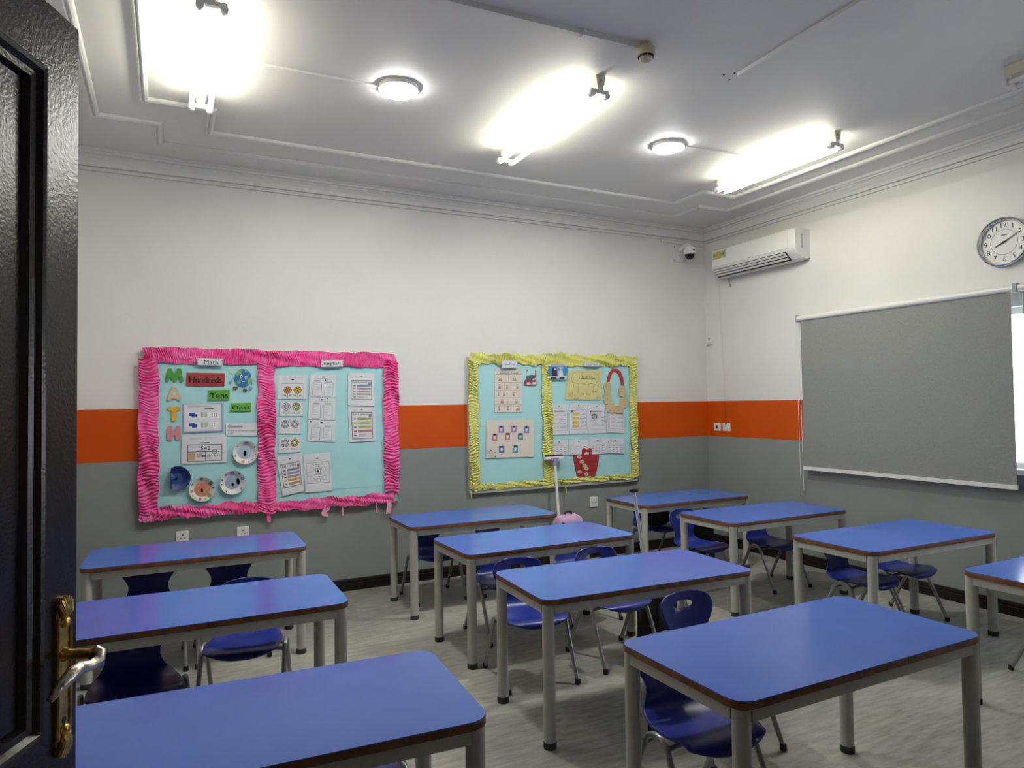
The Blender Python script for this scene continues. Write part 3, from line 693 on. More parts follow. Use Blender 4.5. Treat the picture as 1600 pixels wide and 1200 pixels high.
B1, X1 = notice_board(-.163, 1.722, .70, 1.925, .685, 'wide notice board with pink crepe border, Math and English halves',
    [(-.14, .80, .685, 1.9), (-.14, .71, .43, .80), (.43, .71, .685, .80), (.685, .83, 1.7, 1.9), (.685, .71, 1.08, .83), (1.08, .71, 1.7, .83)])
zz = .70
for i, (a, c, e, f, p) in enumerate(((-.182, .70, -.055, 1.87, 46), (.622, .69, .752, 1.85, 48), (1.612, .78, 1.742, 1.87, 40), (-.16, 1.83, .69, 1.945, 50), (.69, 1.82, 1.72, 1.94, 58), (-.15, .70, .65, .785, 34), (.70, .69, 1.70, .77, 38))):
    ruffle(B1, a - X1, c - zz, e - X1, f - zz, int(p * 1.1), 10 + i, PINKA, .032 if i < 3 else .022, -BT - .006, .10 if i < 5 else .3)
PINKL = mat('pale_pink_crepe', (.82, .36, .52), .7)
def streamer(parent, X, z0, pts, w, m, off=.04):
    vs = []
    for k, (px, py) in enumerate(pts):
        p = bk(px, py, off + .006 * (k % 2)); q = bk(px + w, py + (1 if k % 2 else -1), off)
        vs += [(p.x - X, p.y - YB, p.z - z0), (q.x - X, q.y - YB, q.z - z0)]
    n = len(pts); vs += [(x, y + .0015, z) for x, y, z in vs]
    fs = []
    for k in range(n - 1): a = 2 * k; fs += [(a, a + 1, a + 3, a + 2), (a + 2 * n, a + 2 + 2 * n, a + 3 + 2 * n, a + 1 + 2 * n), (a, a + 2, a + 2 + 2 * n, a + 2 * n), (a + 1, a + 1 + 2 * n, a + 3 + 2 * n, a + 3)]
    MB().add(vs, fs).obj('crepe_streamer', m, parent, ang=80)
for pts, w, m in (([(413, 780), (414, 795), (417, 806), (418, 815)], 6, PINKA), ([(508, 786), (506, 795), (502, 801), (504, 806)], 9, PINKL), ([(533, 788), (534, 800), (534, 806)], 3, PINKL), ([(588, 782), (588, 800)], 2, PINKL), ([(604, 776), (605, 790), (603, 803)], 7, PINKL), ([(228, 800), (227, 808), (228, 815)], 6, PINKA)):
    streamer(B1, X1, .70, pts, w, m)
B2, X2 = notice_board(2.388, 4.212, .712, 1.925, 3.18, 'wide notice board with yellow-green crepe border and Arabic work',
    [(2.41, 1.30, 3.16, 1.9), (2.41, .73, 3.16, 1.30), (3.16, 1.24, 4.19, 1.9), (3.16, .73, 4.19, 1.24)])
for i, (a, c, e, f, p) in enumerate(((2.385, .74, 2.478, 1.90, 44), (3.13, .72, 3.238, 1.88, 46), (4.135, .76, 4.225, 1.90, 42), (2.40, 1.86, 3.16, 1.955, 52), (3.16, 1.86, 4.225, 1.965, 66), (2.47, .735, 3.14, .79, 20), (3.24, .735, 4.19, .785, 34))):
    ruffle(B2, a - X2, c - .712, e - X2, f - .712, int(p * 1.1), 40 + i, YELA, .028 if i < 3 else .020, -BT - .006, .16 if i < 3 else .3)
streamer(B2, X2, .712, [(883, 760), (884, 768), (884.5, 771)], 1.6, YELA); streamer(B2, X2, .712, [(735, 768), (736, 778)], 1.6, YELA)

# ------------------------------------------------------------------ paper pinned on the boards
OWN = {'picture_card', 'coloured_band', 'coloured_tab', 'flower_face', 'highlight', 'blue_block', 'strip', 'lettering', 'coloured_word', 'blue_word', 'crest', 'magnet_dot', 'printed_block', 'land', 'eye', 'pupil', 'arm', 'glove', 'shoe', 'leg', 'drawn_figure', 'drawn_face', 'caption_strip', 'child_face', 'figure', 'green_rod', 'tan_rod'}
class Sheet:
    def __init__(s, name, label, cat, quad, m, lift=0.0, group=None, outline=None, tilt=.004, thick=.0009):
        s.q = []
        for k, (px, py) in enumerate(quad): s.q.append(bk(px, py, BT + .0035 + lift + (tilt if k >= 2 else 0)))
        s.c = (s.q[0] + s.q[1] + s.q[2] + s.q[3]) / 4
        s.lay = {}
        pts = outline or [(0, 0), (1, 0), (1, 1), (0, 1)]
        n = len(pts); f = [s.P(u, v) for u, v in pts]; bck = [p + Vector((0, thick, 0)) for p in f]
        s.o = MB().add(f + bck, [tuple(range(n)), tuple(range(2 * n - 1, n - 1, -1))] + [(i, (i + 1) % n, (i + 1) % n + n, i + n) for i in range(n)]).obj(name, m, None, s.c, smooth=False)
        tag(s.o, label, cat, group)
    def P(s, u, v, o=0.0):
        a, b_, c, d = s.q
        p = a * (1 - u) * (1 - v) + b_ * u * (1 - v) + c * u * v + d * (1 - u) * v
        return p - s.c + Vector((0, -o, 0))
    def L(s, part, m):
        if part in OWN: part = part + '|%d' % len(s.lay)
        return s.lay.setdefault((part, m.name), (MB(), m))[0]
    def rect(s, part, m, u0, v0, u1, v1, o=.0008):
        s.L(part, m).add([s.P(u0, v0, o), s.P(u1, v0, o), s.P(u1, v1, o), s.P(u0, v1, o)], [(0, 1, 2, 3)])
    def frame(s, part, m, u0, v0, u1, v1, t, ar=1.0, o=.0008):
        tv = t * ar
        for r in ((u0, v0, u1, v0 + tv), (u0, v1 - tv, u1, v1), (u0, v0 + tv, u0 + t, v1 - tv), (u1 - t, v0 + tv, u1, v1 - tv)): s.rect(part, m, *r, o)
    def poly(s, part, m, pts, o=.0008): s.L(part, m).add([s.P(u, v, o) for u, v in pts], [tuple(range(len(pts)))])
    def disc(s, part, m, u, v, ru, rv, o=.0008, n=18): s.poly(part, m, [(u + ru * math.cos(2 * math.pi * k / n), v + rv * math.sin(2 * math.pi * k / n)) for k in range(n)], o)
    def ring(s, part, m, u, v, ru, rv, t=.2, o=.0009, n=20):
        f = []; vs = []
        for k in range(n):
            a = 2 * math.pi * k / n; vs += [s.P(u + ru * math.cos(a), v + rv * math.sin(a), o), s.P(u + ru * (1 - t) * math.cos(a), v + rv * (1 - t) * math.sin(a), o)]
            f.append((2 * k, 2 * ((k + 1) % n), 2 * ((k + 1) % n) + 1, 2 * k + 1))
        s.L(part, m).add(vs, f)
    def line(s, part, m, pts, w=.012, ar=1.0, o=.0009):
        for (a, b_), (c, d) in zip(pts[:-1], pts[1:]):
            l = math.hypot(c - a, d - b_) or 1; nx, ny = -(d - b_) / l * w / 2, (c - a) / l * w / 2 * ar
            s.L(part, m).add([s.P(a + nx, b_ + ny, o), s.P(c + nx, d + ny, o), s.P(c - nx, d - ny, o), s.P(a - nx, b_ - ny, o)], [(0, 1, 2, 3)])
    def text(s, part, m, t, u0, v0, u1, v1, o=.0012):
        v, f, _ = text_geo(t); s.L(part, m).add([s.P(u0 + x * (u1 - u0), v1 - y * (v1 - v0), o) for x, y in v], f)
    def done(s):
        for (part, _), (mb, m) in s.lay.items(): mb.obj(part.split('|')[0], m, s.o, smooth=False)
        return s.o
def px_rect(x0, y0, x1, y1): return [(x0, y0), (x1, y0), (x1, y1), (x0, y1)]
rnd = random.Random(5)
RED = ink('red_card', (.36, .035, .03)); GREEN = ink('green_card', (.10, .36, .035)); BLUEI = ink('blue_ink', (.03, .06, .36)); GRN = ink('green_ink', (.13, .32, .12)); REDI = ink('red_ink', (.42, .04, .05))
YELI = ink('yellow_ink', (.62, .44, .04)); ORI = ink('orange_ink', (.60, .25, .08)); PKI = ink('pink_ink', (.60, .22, .30)); PUI = ink('purple_ink', (.30, .17, .42)); TEI = ink('teal_ink', (.07, .30, .40)); SKY = ink('sky_ink', (.12, .36, .52)); TAN = ink('tan_card', (.58, .46, .24)); SALM = ink('salmon_ink', (.62, .34, .26)); LIME = ink('lime_ink', (.46, .52, .12)); BRN = ink('brown_ink', (.16, .05, .03)); LAV = ink('lavender_card', (.32, .30, .52))

def sign(label, quad, text, lang=None):
    s = Sheet('title_sign', label, 'sign', quad, PAPER, .026, 'title signs on the boards')
    s.frame('border_print', LINK, .02, .05, .98, .95, .012, 3)
    for k in range(12): s.disc('border_dot', INK if k % 2 else GINK, .03 + .94 * ((k * .37) % 1), .08 if k % 2 else .92, .013, .04)
    for u in (.03, .97):
        for v in (.3, .65): s.disc('border_dot', INK, u, v, .018, .06)
    s.text('lettering', INK, text, *((.27, .2, .82, .88) if text == 'Math' else (.12, .26, .88, .86) if not lang else (.14, .24, .86, .8)))
    s.done()
sign('white title sign reading Math on the pink border', [(307.7, 559.2), (348.4, 560.3), (348.4, 571.7), (307.4, 570.6)], 'Math')
sign('white title sign reading English on the pink border', [(501.7, 562.5), (536, 562), (536, 573), (502, 573.7)], 'English')
sign('two-line Arabic title sign on the yellow border, left half', [(783.7, 562.8), (808, 562.8), (808.9, 574.3), (784.6, 575.2)], arabic('التربية الإسلامية'), 1)
sign('narrow Arabic title sign on the yellow border above the ring of beads', [(912, 566.8), (937, 567.3), (937, 572.6), (911.8, 572.4)], arabic('اللغة العربية'), 1)

# cut-out MATH letters
def cutout(ch, box, m, label, outs):
    x0, y0, x1, y1 = box
    s = Sheet('letter_cutout', label, 'letter', px_rect(*box), m, .004, 'cut-out letters spelling math', outline=outs, tilt=.002, thick=.003); return s
Mo = [(.22, .0), (.34, .02), (.5, .42), (.64, .03), (.76, 0), (.88, .06), (1, .9), (.93, 1), (.82, .98), (.74, .62), (.62, .92), (.5, .98), (.40, .9), (.28, .6), (.2, .93), (.08, 1), (0, .9), (.12, .06)]
Ao = [(.36, .02), (.5, 0), (.62, .04), (1, .88), (.95, .99), (.84, 1), (.68, .86), (.34, .86), (.16, 1), (.04, .98), (0, .88)]
To = [(.06, .0), (.94, .0), (1, .1), (.98, .22), (.9, .28), (.68, .28), (.68, .92), (.6, 1), (.4, 1), (.3, .92), (.3, .28), (.1, .28), (.02, .22), (0, .1)]
Ho = [(.1, .06), (.25, 0), (.4, .08), (.44, .36), (.6, .36), (.62, .08), (.78, 0), (.95, .06), (1, .2), (.98, .85), (.92, .98), (.75, 1), (.64, .9), (.62, .66), (.44, .66), (.40, .92), (.3, 1), (.1, 1), (0, .9), (.02, .2)]
cutout('M', (257.9, 575.5, 286.8, 597.7), ink('leaf_green_card', (.07, .30, .04)), 'green cut-out letter M at the top of the Math half', Mo).done()
a_ = cutout('A', (260.6, 604.2, 283.3, 626.4), ink('beige_card', (.60, .47, .29)), 'beige cut-out letter A below the green M', Ao); a_.poly('counter', CYAN, [(.45, .38), (.56, .38), (.64, .62), (.38, .62)]); a_.done()
cutout('T', (261.7, 635.6, 282.3, 657.8), ink('amber_card', (.72, .40, .02)), 'yellow cut-out letter T below the beige A', To).done()
cutout('H', (260.6, 664.9, 282.3, 688.4), ink('pink_card', (.60, .23, .27)), 'pink cut-out letter H below the yellow T', Ho).done()
for wd, q, m, lb in (('Hundreds', [(291.8, 582.2), (351.6, 583), (350.7, 603.3), (290.7, 602.9)], RED, 'red card reading Hundreds in bold black'), ('Tens', [(325.8, 609.4), (359, 609), (358.6, 625.3), (325.3, 625.8)], GREEN, 'green card reading Tens in bold black'), ('Ones', [(360.3, 630.2), (392.8, 629.1), (392.8, 643), (360.3, 643.4)], GREEN, 'green card reading Ones in bold black')):
    s = Sheet('word_card', lb, 'word card', q, m, .002, 'place value word cards')
    for dx in (-.008, -.004, 0, .004, .008): s.text('lettering', INK, wd, .08 + dx, .28, .92 + dx, .76, .0010 + abs(dx) * .02)
    s.done()

# globe cut-out with arms and shoes
s = Sheet('globe_cutout', 'round blue and green smiling globe cut-out on the Math half', 'cutout', px_rect(357.5, 576, 401.5, 612), ink('globe_blue', (.02, .16, .40)), .004, None,
    outline=[(.505 + .30 * math.cos(2 * math.pi * k / 28), .40 + .385 * math.sin(2 * math.pi * k / 28)) for k in range(28)])
LG = ink('land_green', (.22, .42, .09))
s.poly('land', LG, [(.28, .14), (.40, .06), (.48, .10), (.42, .22), (.30, .30), (.24, .26)]); s.poly('land', LG, [(.56, .04), (.66, .08), (.64, .16), (.56, .14)]); s.poly('land', LG, [(.68, .46), (.78, .36), (.80, .46), (.72, .66), (.66, .66)]); s.poly('land', LG, [(.28, .54), (.38, .50), (.42, .62), (.34, .68)])
for u, v in ((.44, .34), (.61, .38)): s.disc('eye', PAPER, u, v, .045, .085, .0011); s.disc('pupil', INK, u + .005, v + .01, .02, .045, .0014)
s.line('mouth', PAPER, [(.44, .50), (.48, .56), (.54, .57), (.58, .54)], .02, 1.2, .0012)
s.line('arm', SKY, [(.23, .36), (.12, .44), (.07, .56)], .03); s.line('arm', SKY, [(.80, .46), (.82, .64), (.78, .82)], .03)
s.disc('glove', SKY, .06, .58, .05, .07); s.disc('glove', SKY, .78, .84, .05, .07)
s.line('leg', SKY, [(.36, .72), (.28, .80)], .025); s.line('leg', SKY, [(.56, .78), (.57, .9)], .025)
s.disc('shoe', BRN, .23, .85, .09, .07); s.disc('shoe', BRN, .57, .94, .08, .065)
s.disc('sparkle', CREAM, .12, .17, .04, .06); s.disc('sparkle', CREAM, .95, .48, .03, .05); s.done()

# maths worksheets
s = Sheet('worksheet', 'lavender-backed worksheet with blue blocks and green rods, Math half', 'worksheet', [(285.5, 631), (347.8, 630.2), (348.1, 674.1), (286, 676.6)], LAV, 0, 'worksheets on the pink board')
s.rect('paper_sheet', PAPER, .03, .03, .965, .955); s.rect('printed_text', LINK, .12, .1, .72, .12, .001); s.rect('printed_text', LINK, .12, .14, .4, .155, .001); s.rect('printed_text', INK, .54, .17, .77, .205, .001)
for v in (.30, .65):
    s.rect('strip', mat('bright_paper', (.74, .76, .78), .7), .12, v, .92, v + .22, .0012)
    s.poly('blue_block', BLUEI, [(.15, v + .02), (.29, v + .02), (.29, v + .06), (.34, v + .06), (.34, v + .18), (.22, v + .18), (.22, v + .14), (.15, v + .12)], .0016)
    for k in range(5 if v < .5 else 6): s.rect('green_rod', GRN, .45 + .033 * k, v + .0, .465 + .033 * k, v + .18, .0016)
    for k in range(6 if v < .5 else 4): s.disc('red_dot', REDI, .73 + .055 * (k // 2), v + .07 + .07 * (k % 2), .012, .022, .0016)
s.done()
s = Sheet('worksheet', 'white worksheet reading 542 with a black frame, Math half', 'worksheet', [(283.9, 680), (353.8, 679), (354.3, 722.3), (283.3, 725)], PAPER, .001, 'worksheets on the pink board')
s.rect('printed_text', LINK, .16, .11, .45, .125); s.rect('printed_text', LINK, .5, .1, .78, .115); s.rect('printed_text', INK, .4, .27, .62, .295)
s.frame('black_frame', INK, .13, .34, .90, .93, .012, 1.5); s.rect('black_frame', INK, .13, .58, .90, .6); s.rect('black_frame', INK, .52, .60, .535, .93); s.text('lettering', INK, '542', .42, .40, .63, .54)
s.rect('tan_block', ink('tan_block', (.45, .32, .18)), .14, .64, .30, .88, .001); 
for k in range(6): s.rect('tan_rod', ink('tan_rod', (.42, .34, .26)), .325 + .02 * k, .64, .338 + .02 * k, .78, .001)
s.text('printed_text', INK, '500 + 40 + 2', .56, .72, .86, .79); s.ring('notch', INK, .73, .60, .06, .09, .2); s.rect('tab', INK, .44, .72, .52, .78, .001); s.done()
s = Sheet('objective_card', 'white strip headed Objective at the right of the Math half', 'card', [(352.7, 661.6), (401.5, 661), (401.5, 681), (352.7, 680.6)], PAPER, .0005)
s.text('lettering', INK, 'Objective:', .06, .14, .55, .40); s.text('printed_text', INK, 'Read, write, and compare numbers', .06, .55, .97, .66); s.text('printed_text', INK, 'to 1000', .06, .76, .24, .87); s.done()

# paper plates
def paper_plate(cx, cy, r, label, base, spots, half=False, mark=None, squash=1.0):
    c = bk(cx, cy, BT + .004); rr = abs(bk(cx + r, cy).x - bk(cx - r, cy).x) / 2
    Fp = Matrix.Rotation(R(90), 4, 'X')
    p = thing('paper_plate', label, 'paper plate', c, 0, 'painted paper plates')
    m = MB(); n = 36; prf = [(0, .004), (.62, .004), (.70, .010), (.86, .020), (1.0, .026), (1.0, .0275), (.86, .0215), (.69, .012), (.61, .0055), (0, .0055)]
    rq = random.Random(int(cx)); vs = []; fs = []
    def at(rad, t, h):
        w = 1 + .012 * math.sin(n * t) * (rad > .7)
        x = rad * rr * w * math.cos(t); z = rad * rr * w * math.sin(t) * squash
        if half and x < -.45 * rr: h = h + (-.45 * rr - x) * .9; x = -.45 * rr + (x + .45 * rr) * .15
        return (x, -h, z)
    for rad, h in prf:
        for k in range(n): vs.append(at(rad, 2 * math.pi * k / n, h))
    for i in range(len(prf) - 1):
        for k in range(n): fs.append((i * n + k, i * n + (k + 1) % n, (i + 1) * n + (k + 1) % n, (i + 1) * n + k))
    m.add(vs, fs).obj('plate_dish', base, p, ang=60)
    for nm, mt, rad, deg, sz, asp in spots:
        t = R(deg); h = .0065 if rad < .6 else .0085 + (rad - .6) * .054; cxx, _, czz = at(rad, t, 0)
        ps = [(cxx + sz * rr * math.cos(2 * math.pi * k / 10), -(h + .0012), czz + sz * asp * rr * math.sin(2 * math.pi * k / 10)) for k in range(10)]
        sl = .054 / rr * (rad > .6)
        ps = [(x, y - sl * (math.hypot(x, z) - rad * rr), z) for x, y, z in ps]
        MB().add(ps + [(x, y + .0008, z) for x, y, z in ps], [tuple(range(10)), tuple(range(19, 9, -1))] + [(k, (k + 1) % 10, (k + 1) % 10 + 10, k + 10) for k in range(10)]).obj(nm, mt, p, smooth=False)
PW = mat('plate_white', (.66, .66, .66), .6, noise=.1, nscale=30); PB = mat('plate_blue', (.008, .016, .11), .45, c2=(.02, .07, .26), nscale=22); 
paper_plate(277, 747, 21, 'dark blue painted paper plate folded at its left side', PB, [('painted_centre', ink('plate_mid_blue', (.015, .07, .20)), .0, 0, .42, 1.0), ('figure', PAPER, .12, 200, .12, 1.2)], True)
S_ = lambda m, r, d, z, a=1.0: ('painted_patch', m, r, d, z, a)
paper_plate(315.8, 764, 20.5, 'paper plate with orange painted centre, lowest on the Math half', PW, [S_(mat('plate_orange', (.60, .25, .15), .6, noise=.2, nscale=40), .0, 0, .60, 1.1), ('figure', BLUEI, .1, 260, .10, 1.6), ('figure', INK, .28, 50, .08, .8), S_(GRN, .8, 35, .16), S_(GRN, .75, 315, .17), S_(ink('magenta_ink', (.45, .05, .22)), .82, 258, .12), S_(LIME, .8, 285, .12), S_(LIME, .85, 230, .1), S_(ORI, .8, 190, .12), S_(GINK, .85, 95, .12), S_(GINK, .84, 5, .08), S_(GINK, .86, 150, .08), S_(BRN, .86, 215, .06)])
paper_plate(363.5, 753.2, 20, 'white and pale blue paper plate, right of the orange one', PW, [S_(ink('pale_blue', (.30, .38, .52)), .0, 0, .58), ('figure', BRN, .2, 270, .10, 1.5), ('figure', CREAM, .24, 275, .06, 1.2), S_(SKY, .8, 20, .15), S_(ink('slate', (.22, .24, .36)), .8, 95, .2, .6), S_(GINK, .85, 165, .09), S_(INK, .86, 190, .06), S_(PUI, .84, 130, .07), S_(GINK, .84, 320, .1), S_(INK, .87, 235, .05), S_(GINK, .85, 55, .08), S_(PAPER, .45, 10, .16, 2.0)])
paper_plate(383, 706.6, 19.5, 'paper plate drawn with a pencil figure, topmost of the plates', PW, [S_(ink('pale_sky', (.36, .48, .58)), .0, 0, .55), ('figure', TAN, .1, 260, .13, 2.0), S_(ORI, .8, 255, .17, .7), S_(ink('slate2', (.25, .27, .38)), .8, 85, .2, .5), S_(PUI, .8, 140, .07), S_(GINK, .85, 30, .07), S_(GINK, .85, 345, .06), S_(GINK, .86, 310, .06), S_(PKI, .82, 200, .08), S_(BLUEI, .86, 285, .05)])

# flower sheets on the English half
def flower(s, u, v, ru, rv, m1, m2, leaf):
    for k in range(8):
        a = 2 * math.pi * k / 8; s.disc('petal', m1, u + ru * .62 * math.cos(a), v + rv * .62 * math.sin(a), ru * .34, rv * .34, .0009, 10); s.ring('petal_line', INK, u + ru * .62 * math.cos(a), v + rv * .62 * math.sin(a), ru * .36, rv * .36, .22, .0011, 10)
    s.disc('flower_face', m2, u, v, ru * .45, rv * .45, .0013, 12); s.ring('face_line', INK, u, v, ru * .46, rv * .46, .16, .0015, 12)
    s.rect('face_mark', INK, u - ru * .2, v - rv * .05, u + ru * .2, v + rv * .08, .0016)
    s.rect('stem', leaf, u - .012, v + rv * .95, u + .012, v + rv * 1.9, .0009)
    for sg in (-1, 1): s.poly('leaf', leaf, [(u + sg * .015, v + rv * 1.65), (u + sg * ru * .5, v + rv * 1.15), (u + sg * ru * 1.0, v + rv * 1.25), (u + sg * ru * .7, v + rv * 1.6)], .0009)
PLE = mat('uncoloured_paper', (.56, .57, .60), .7); PLG = ink('pale_leaf', (.42, .50, .36))
fl = [([(434.8, 586.2), (479.5, 585.5), (478.8, 624.1), (434.6, 623.8)], 'tall white sheet with an orange and a yellow flower, English half', (ORI, YELI), GRN, True),
      ([(437, 626.9), (473.1, 626.9), (472.9, 650.4), (437, 650.4)], 'small sheet with pale and green-tinted flowers, second in the flower column', (PLE, LIME), PLG, False),
      ([(435.7, 654.2), (470.7, 653.7), (470, 677.7), (435.4, 677.7)], 'small sheet with two uncoloured flowers, third in the flower column', (PLE, PLE), PLE, False),
      ([(436, 683.7), (470.7, 683), (469.5, 706.2), (435, 708.3)], 'small sheet with one yellow-petalled flower, lowest in the flower column', (PLE, YELI), PLE, False)]
for q, lb, (ma, mb_), lf, top in fl:
    s = Sheet('flower_sheet', lb, 'drawing', q, PAPER, .0005, 'flower drawings on the English half')
    if top:
        s.rect('printed_text', LINK, .15, .12, .85, .13); s.disc('crest', INK, .5, .19, .05, .035); s.rect('printed_text', LINK, .55, .27, .66, .285)
        s.frame('picture_frame', GINK, .11, .36, .89, .99, .008, 1.2); flower(s, .33, .62, .15, .16, ma, ORI, lf); flower(s, .68, .62, .15, .16, mb_, YELI, lf)
    else:
        s.frame('picture_frame', LINK, .02, .03, .98, .97, .008, 1.2); flower(s, .28, .36, .19, .29, ma, PAPER, lf); flower(s, .72, .36, .19, .29, mb_, ma if mb_ is LIME else PAPER, lf)
    s.done()
# scroll worksheets
for k, (q, lb) in enumerate((([(485.2, 584.2), (525.6, 585.3), (524, 621.4), (483, 619.2)], 'topmost of three joined white sheets with blank scrolls'), ([(482.7, 619.2), (524, 620.9), (523.4, 656.4), (481.3, 654.8)], 'middle of three joined white sheets with blank scrolls'), ([(481.3, 655.3), (524, 655.9), (522.9, 690.9), (480.2, 689.2)], 'lowest of three joined white sheets with blank scrolls'))):
    s = Sheet('scroll_worksheet', lb, 'worksheet', q, PAPER, .0005 + .0022 * (2 - k), 'scroll worksheets on the English half', tilt=.002)
    s.disc('crest', INK, .5, .13, .06, .03); s.disc('magnet_dot', INK, (.58, .7, .1)[k], (.26, .06, .1)[k], .028, .03); s.rect('printed_text', LINK, .22, .19, .8, .205)
    for u in (.12, .56):
        s.rect('printed_text', GINK, u + .04, .28, u + .28, .31)
        for a in ((u, .38, u + .012, .92), (u + .32, .38, u + .332, .92)): s.rect('scroll_line', GINK, *a)
        s.line('scroll_line', GINK, [(u, .40), (u + .04, .35), (u + .30, .35), (u + .33, .40)], .01); s.line('scroll_line', GINK, [(u, .90), (u + .04, .95), (u + .30, .95), (u + .33, .90)], .01)
        for j in range(4): s.line('pencil_line', LINK, [(u + .06, .46 + .11 * j), (u + .12 + .16 * rnd.random(), .46 + .11 * j + .02 * rnd.random())], .012)
    s.done()
# sentence worksheets
def sentence(q, lb, cols, lift, hd):
    s = Sheet('sentence_worksheet', lb, 'worksheet', q, PAPER, lift, 'sentence worksheets on the English half', tilt=.006)
    s.disc('crest', GINK, .5, .1, .05, .02); s.rect('printed_text', LINK, .2, .1, .36, .11)
    v0 = hd
    s.frame('picture_frame', GINK, .1, v0, .9, .93 if hd < .2 else .82, .03, .8); s.text('lettering', INK, 'Build A Sentence', .16, v0 + .04, .72, v0 + .09)
    s.rect('printed_block', GINK, .76, v0 + .06, .86, v0 + .14)
    h = ((.93 if hd < .2 else .82) - v0 - .18) / 5
    for k, c in enumerate(cols):
        y = v0 + .14 + k * h; s.rect('coloured_tab', c, .18, y + h * .2, .28, y + h * .65, .001); s.rect('printed_text', INK, .19, y + h * .38, .27, y + h * .5, .0013)
        if c is not LINK: s.rect('coloured_band', c, .33, y + h * .1, .85, y + h * .72, .001)
        for j in (.3, .55): s.rect('printed_text', GINK, .35, y + h * j, .35 + .46 * (.6 + .4 * rnd.random()), y + h * (j + .09), .0014)
    s.done()
sentence([(544.2, 582.6), (584.7, 583.1), (585.8, 634.5), (543.7, 633.4)], 'sentence worksheet with blue, pink and brown bands, upper right of the English half', [SKY, PKI, ink('mauve', (.42, .40, .58)), ink('khaki', (.40, .34, .18)), LINK], .003, .22)
sentence([(543.7, 634), (585.8, 634.5), (586.9, 688.7), (546.4, 690.9)], 'sentence worksheet with lime and red bands, below another on the right', [LIME, ink('pale_lime', (.52, .56, .34)), LIME, ink('soft_red', (.58, .14, .16)), LINK], .0005, .17)
sentence([(431.7, 714.7), (472.5, 707.4), (475, 767.2), (442.1, 775)], 'tilted sentence worksheet with purple, pink, yellow and orange bands', [PUI, SKY, PKI, YELI, ORI], .003, .2)
s = Sheet('word_web_worksheet', 'white worksheet with circles round a small printed figure, bottom of English half', 'worksheet', [(473.8, 710.5), (515.8, 706.2), (518.9, 766.5), (477.4, 769.6)], PAPER, .001, None, tilt=.006)
s.disc('crest', GINK, .5, .13, .06, .02); s.rect('printed_text', LINK, .2, .18, .8, .19); s.frame('picture_frame', GINK, .08, .23, .94, .78, .012, .8); s.text('lettering', INK, 'My Sentence', .3, .27, .68, .31)
for k in range(8): a = 2 * math.pi * k / 8; s.ring('circle_line', LINK, .5 + .31 * math.cos(a), .53 + .17 * math.sin(a), .09, .06, .14)
s.disc('figure', INK, .5, .47, .05, .035); s.frame('figure_frame', GINK, .38, .54, .62, .62, .012); s.frame('figure_frame', GINK, .42, .40, .6, .53, .012); s.disc('figure', INK, .55, .35, .02, .015); s.done()

# ------------------------------------------------------------------ yellow board papers
s = Sheet('step_chart', 'tall cream chart of drawn steps in boxes, left half of yellow board', 'chart', [(772.9, 576.6), (816, 576.6), (816, 644.4), (772.7, 644.4)], CREAM, 0)
s.text('lettering', INK, arabic('كيفية الوضوء'), .18, .05, .86, .12)
rows = [.13, .31, .49, .66, .82, .985]
for r_ in rows[:-1]: s.rect('grid_line', GINK, .02, r_, .98, r_ + .006)
for k, us in enumerate(((.5,), (.36, .66), (.52,), (.48,), (.34, .66))):
    for u in us: s.rect('grid_line', GINK, u, rows[k], u + .008, rows[k + 1])
PKD = ink('dusty_pink', (.46, .20, .22)); PKL = ink('pale_brown', (.46, .36, .30))
for u, v, w, m in ((.2, .22, .11, PKD), (.72, .22, .12, PKL), (.18, .40, .1, PKD), (.45, .41, .08, PKL), (.82, .40, .09, PKL), (.34, .57, .08, PKD), (.7, .58, .08, PKD), (.27, .74, .11, PKD), (.78, .74, .1, PKL), (.84, .90, .13, PKD), (.16, .9, .04, GINK), (.48, .9, .04, GINK), (.14, .57, .03, GINK)):
    s.poly('drawn_figure', m, [(u - w * .6, v + .055), (u - w * .38, v), (u - w * .42, v - .025), (u - w * .25, v - .045), (u, v - .052), (u + w * .25, v - .045), (u + w * .42, v - .025), (u + w * .38, v), (u + w * .6, v + .055)]); s.disc('drawn_face', CREAM, u, v - .015, w * .26, w * .18, .0012)
s.done()
s = Sheet('mosque_cutout', 'small cut-out of a domed building with two minarets', 'cutout', px_rect(819, 576.6, 838.7, 602.7), ink('wine_red', (.24, .03, .10)), 0, None,
    outline=[(0, .98), (.0, .80), (.06, .66), (.18, .62), (.18, .50), (.22, .42), (.19, .12), (.24, .0), (.28, .12), (.28, .40), (.46, .36), (.62, .35), (.86, .36), (.87, .12), (.92, .02), (.96, .12), (.96, .5), (.98, .98), (.52, 1.0)])
s.poly('dome', ink('dark_green', (.02, .12, .08)), [(.18, .66), (.22, .50), (.40, .40), (.62, .37), (.86, .40), (.9, .5), (.7, .56), (.55, .64)]); s.poly('facade', PAPER, [(.66, .60), (.92, .54), (.95, .62), (.68, .68)]); s.rect('facade', CREAM, .2, .80, .5, .94); s.rect('minaret', PAPER, .2, .14, .27, .40); s.rect('doorway', ORI, .42, .84, .6, .96); s.rect('facade', CREAM, .66, .78, .9, .92, .0006); s.done()
s = Sheet('card_chart', 'white sheet with eight small coloured picture cards, left half of yellow board', 'chart', [(759.7, 656.3), (834.4, 656), (834, 713.6), (759.3, 715.9)], CREAM, .001, tilt=.008)
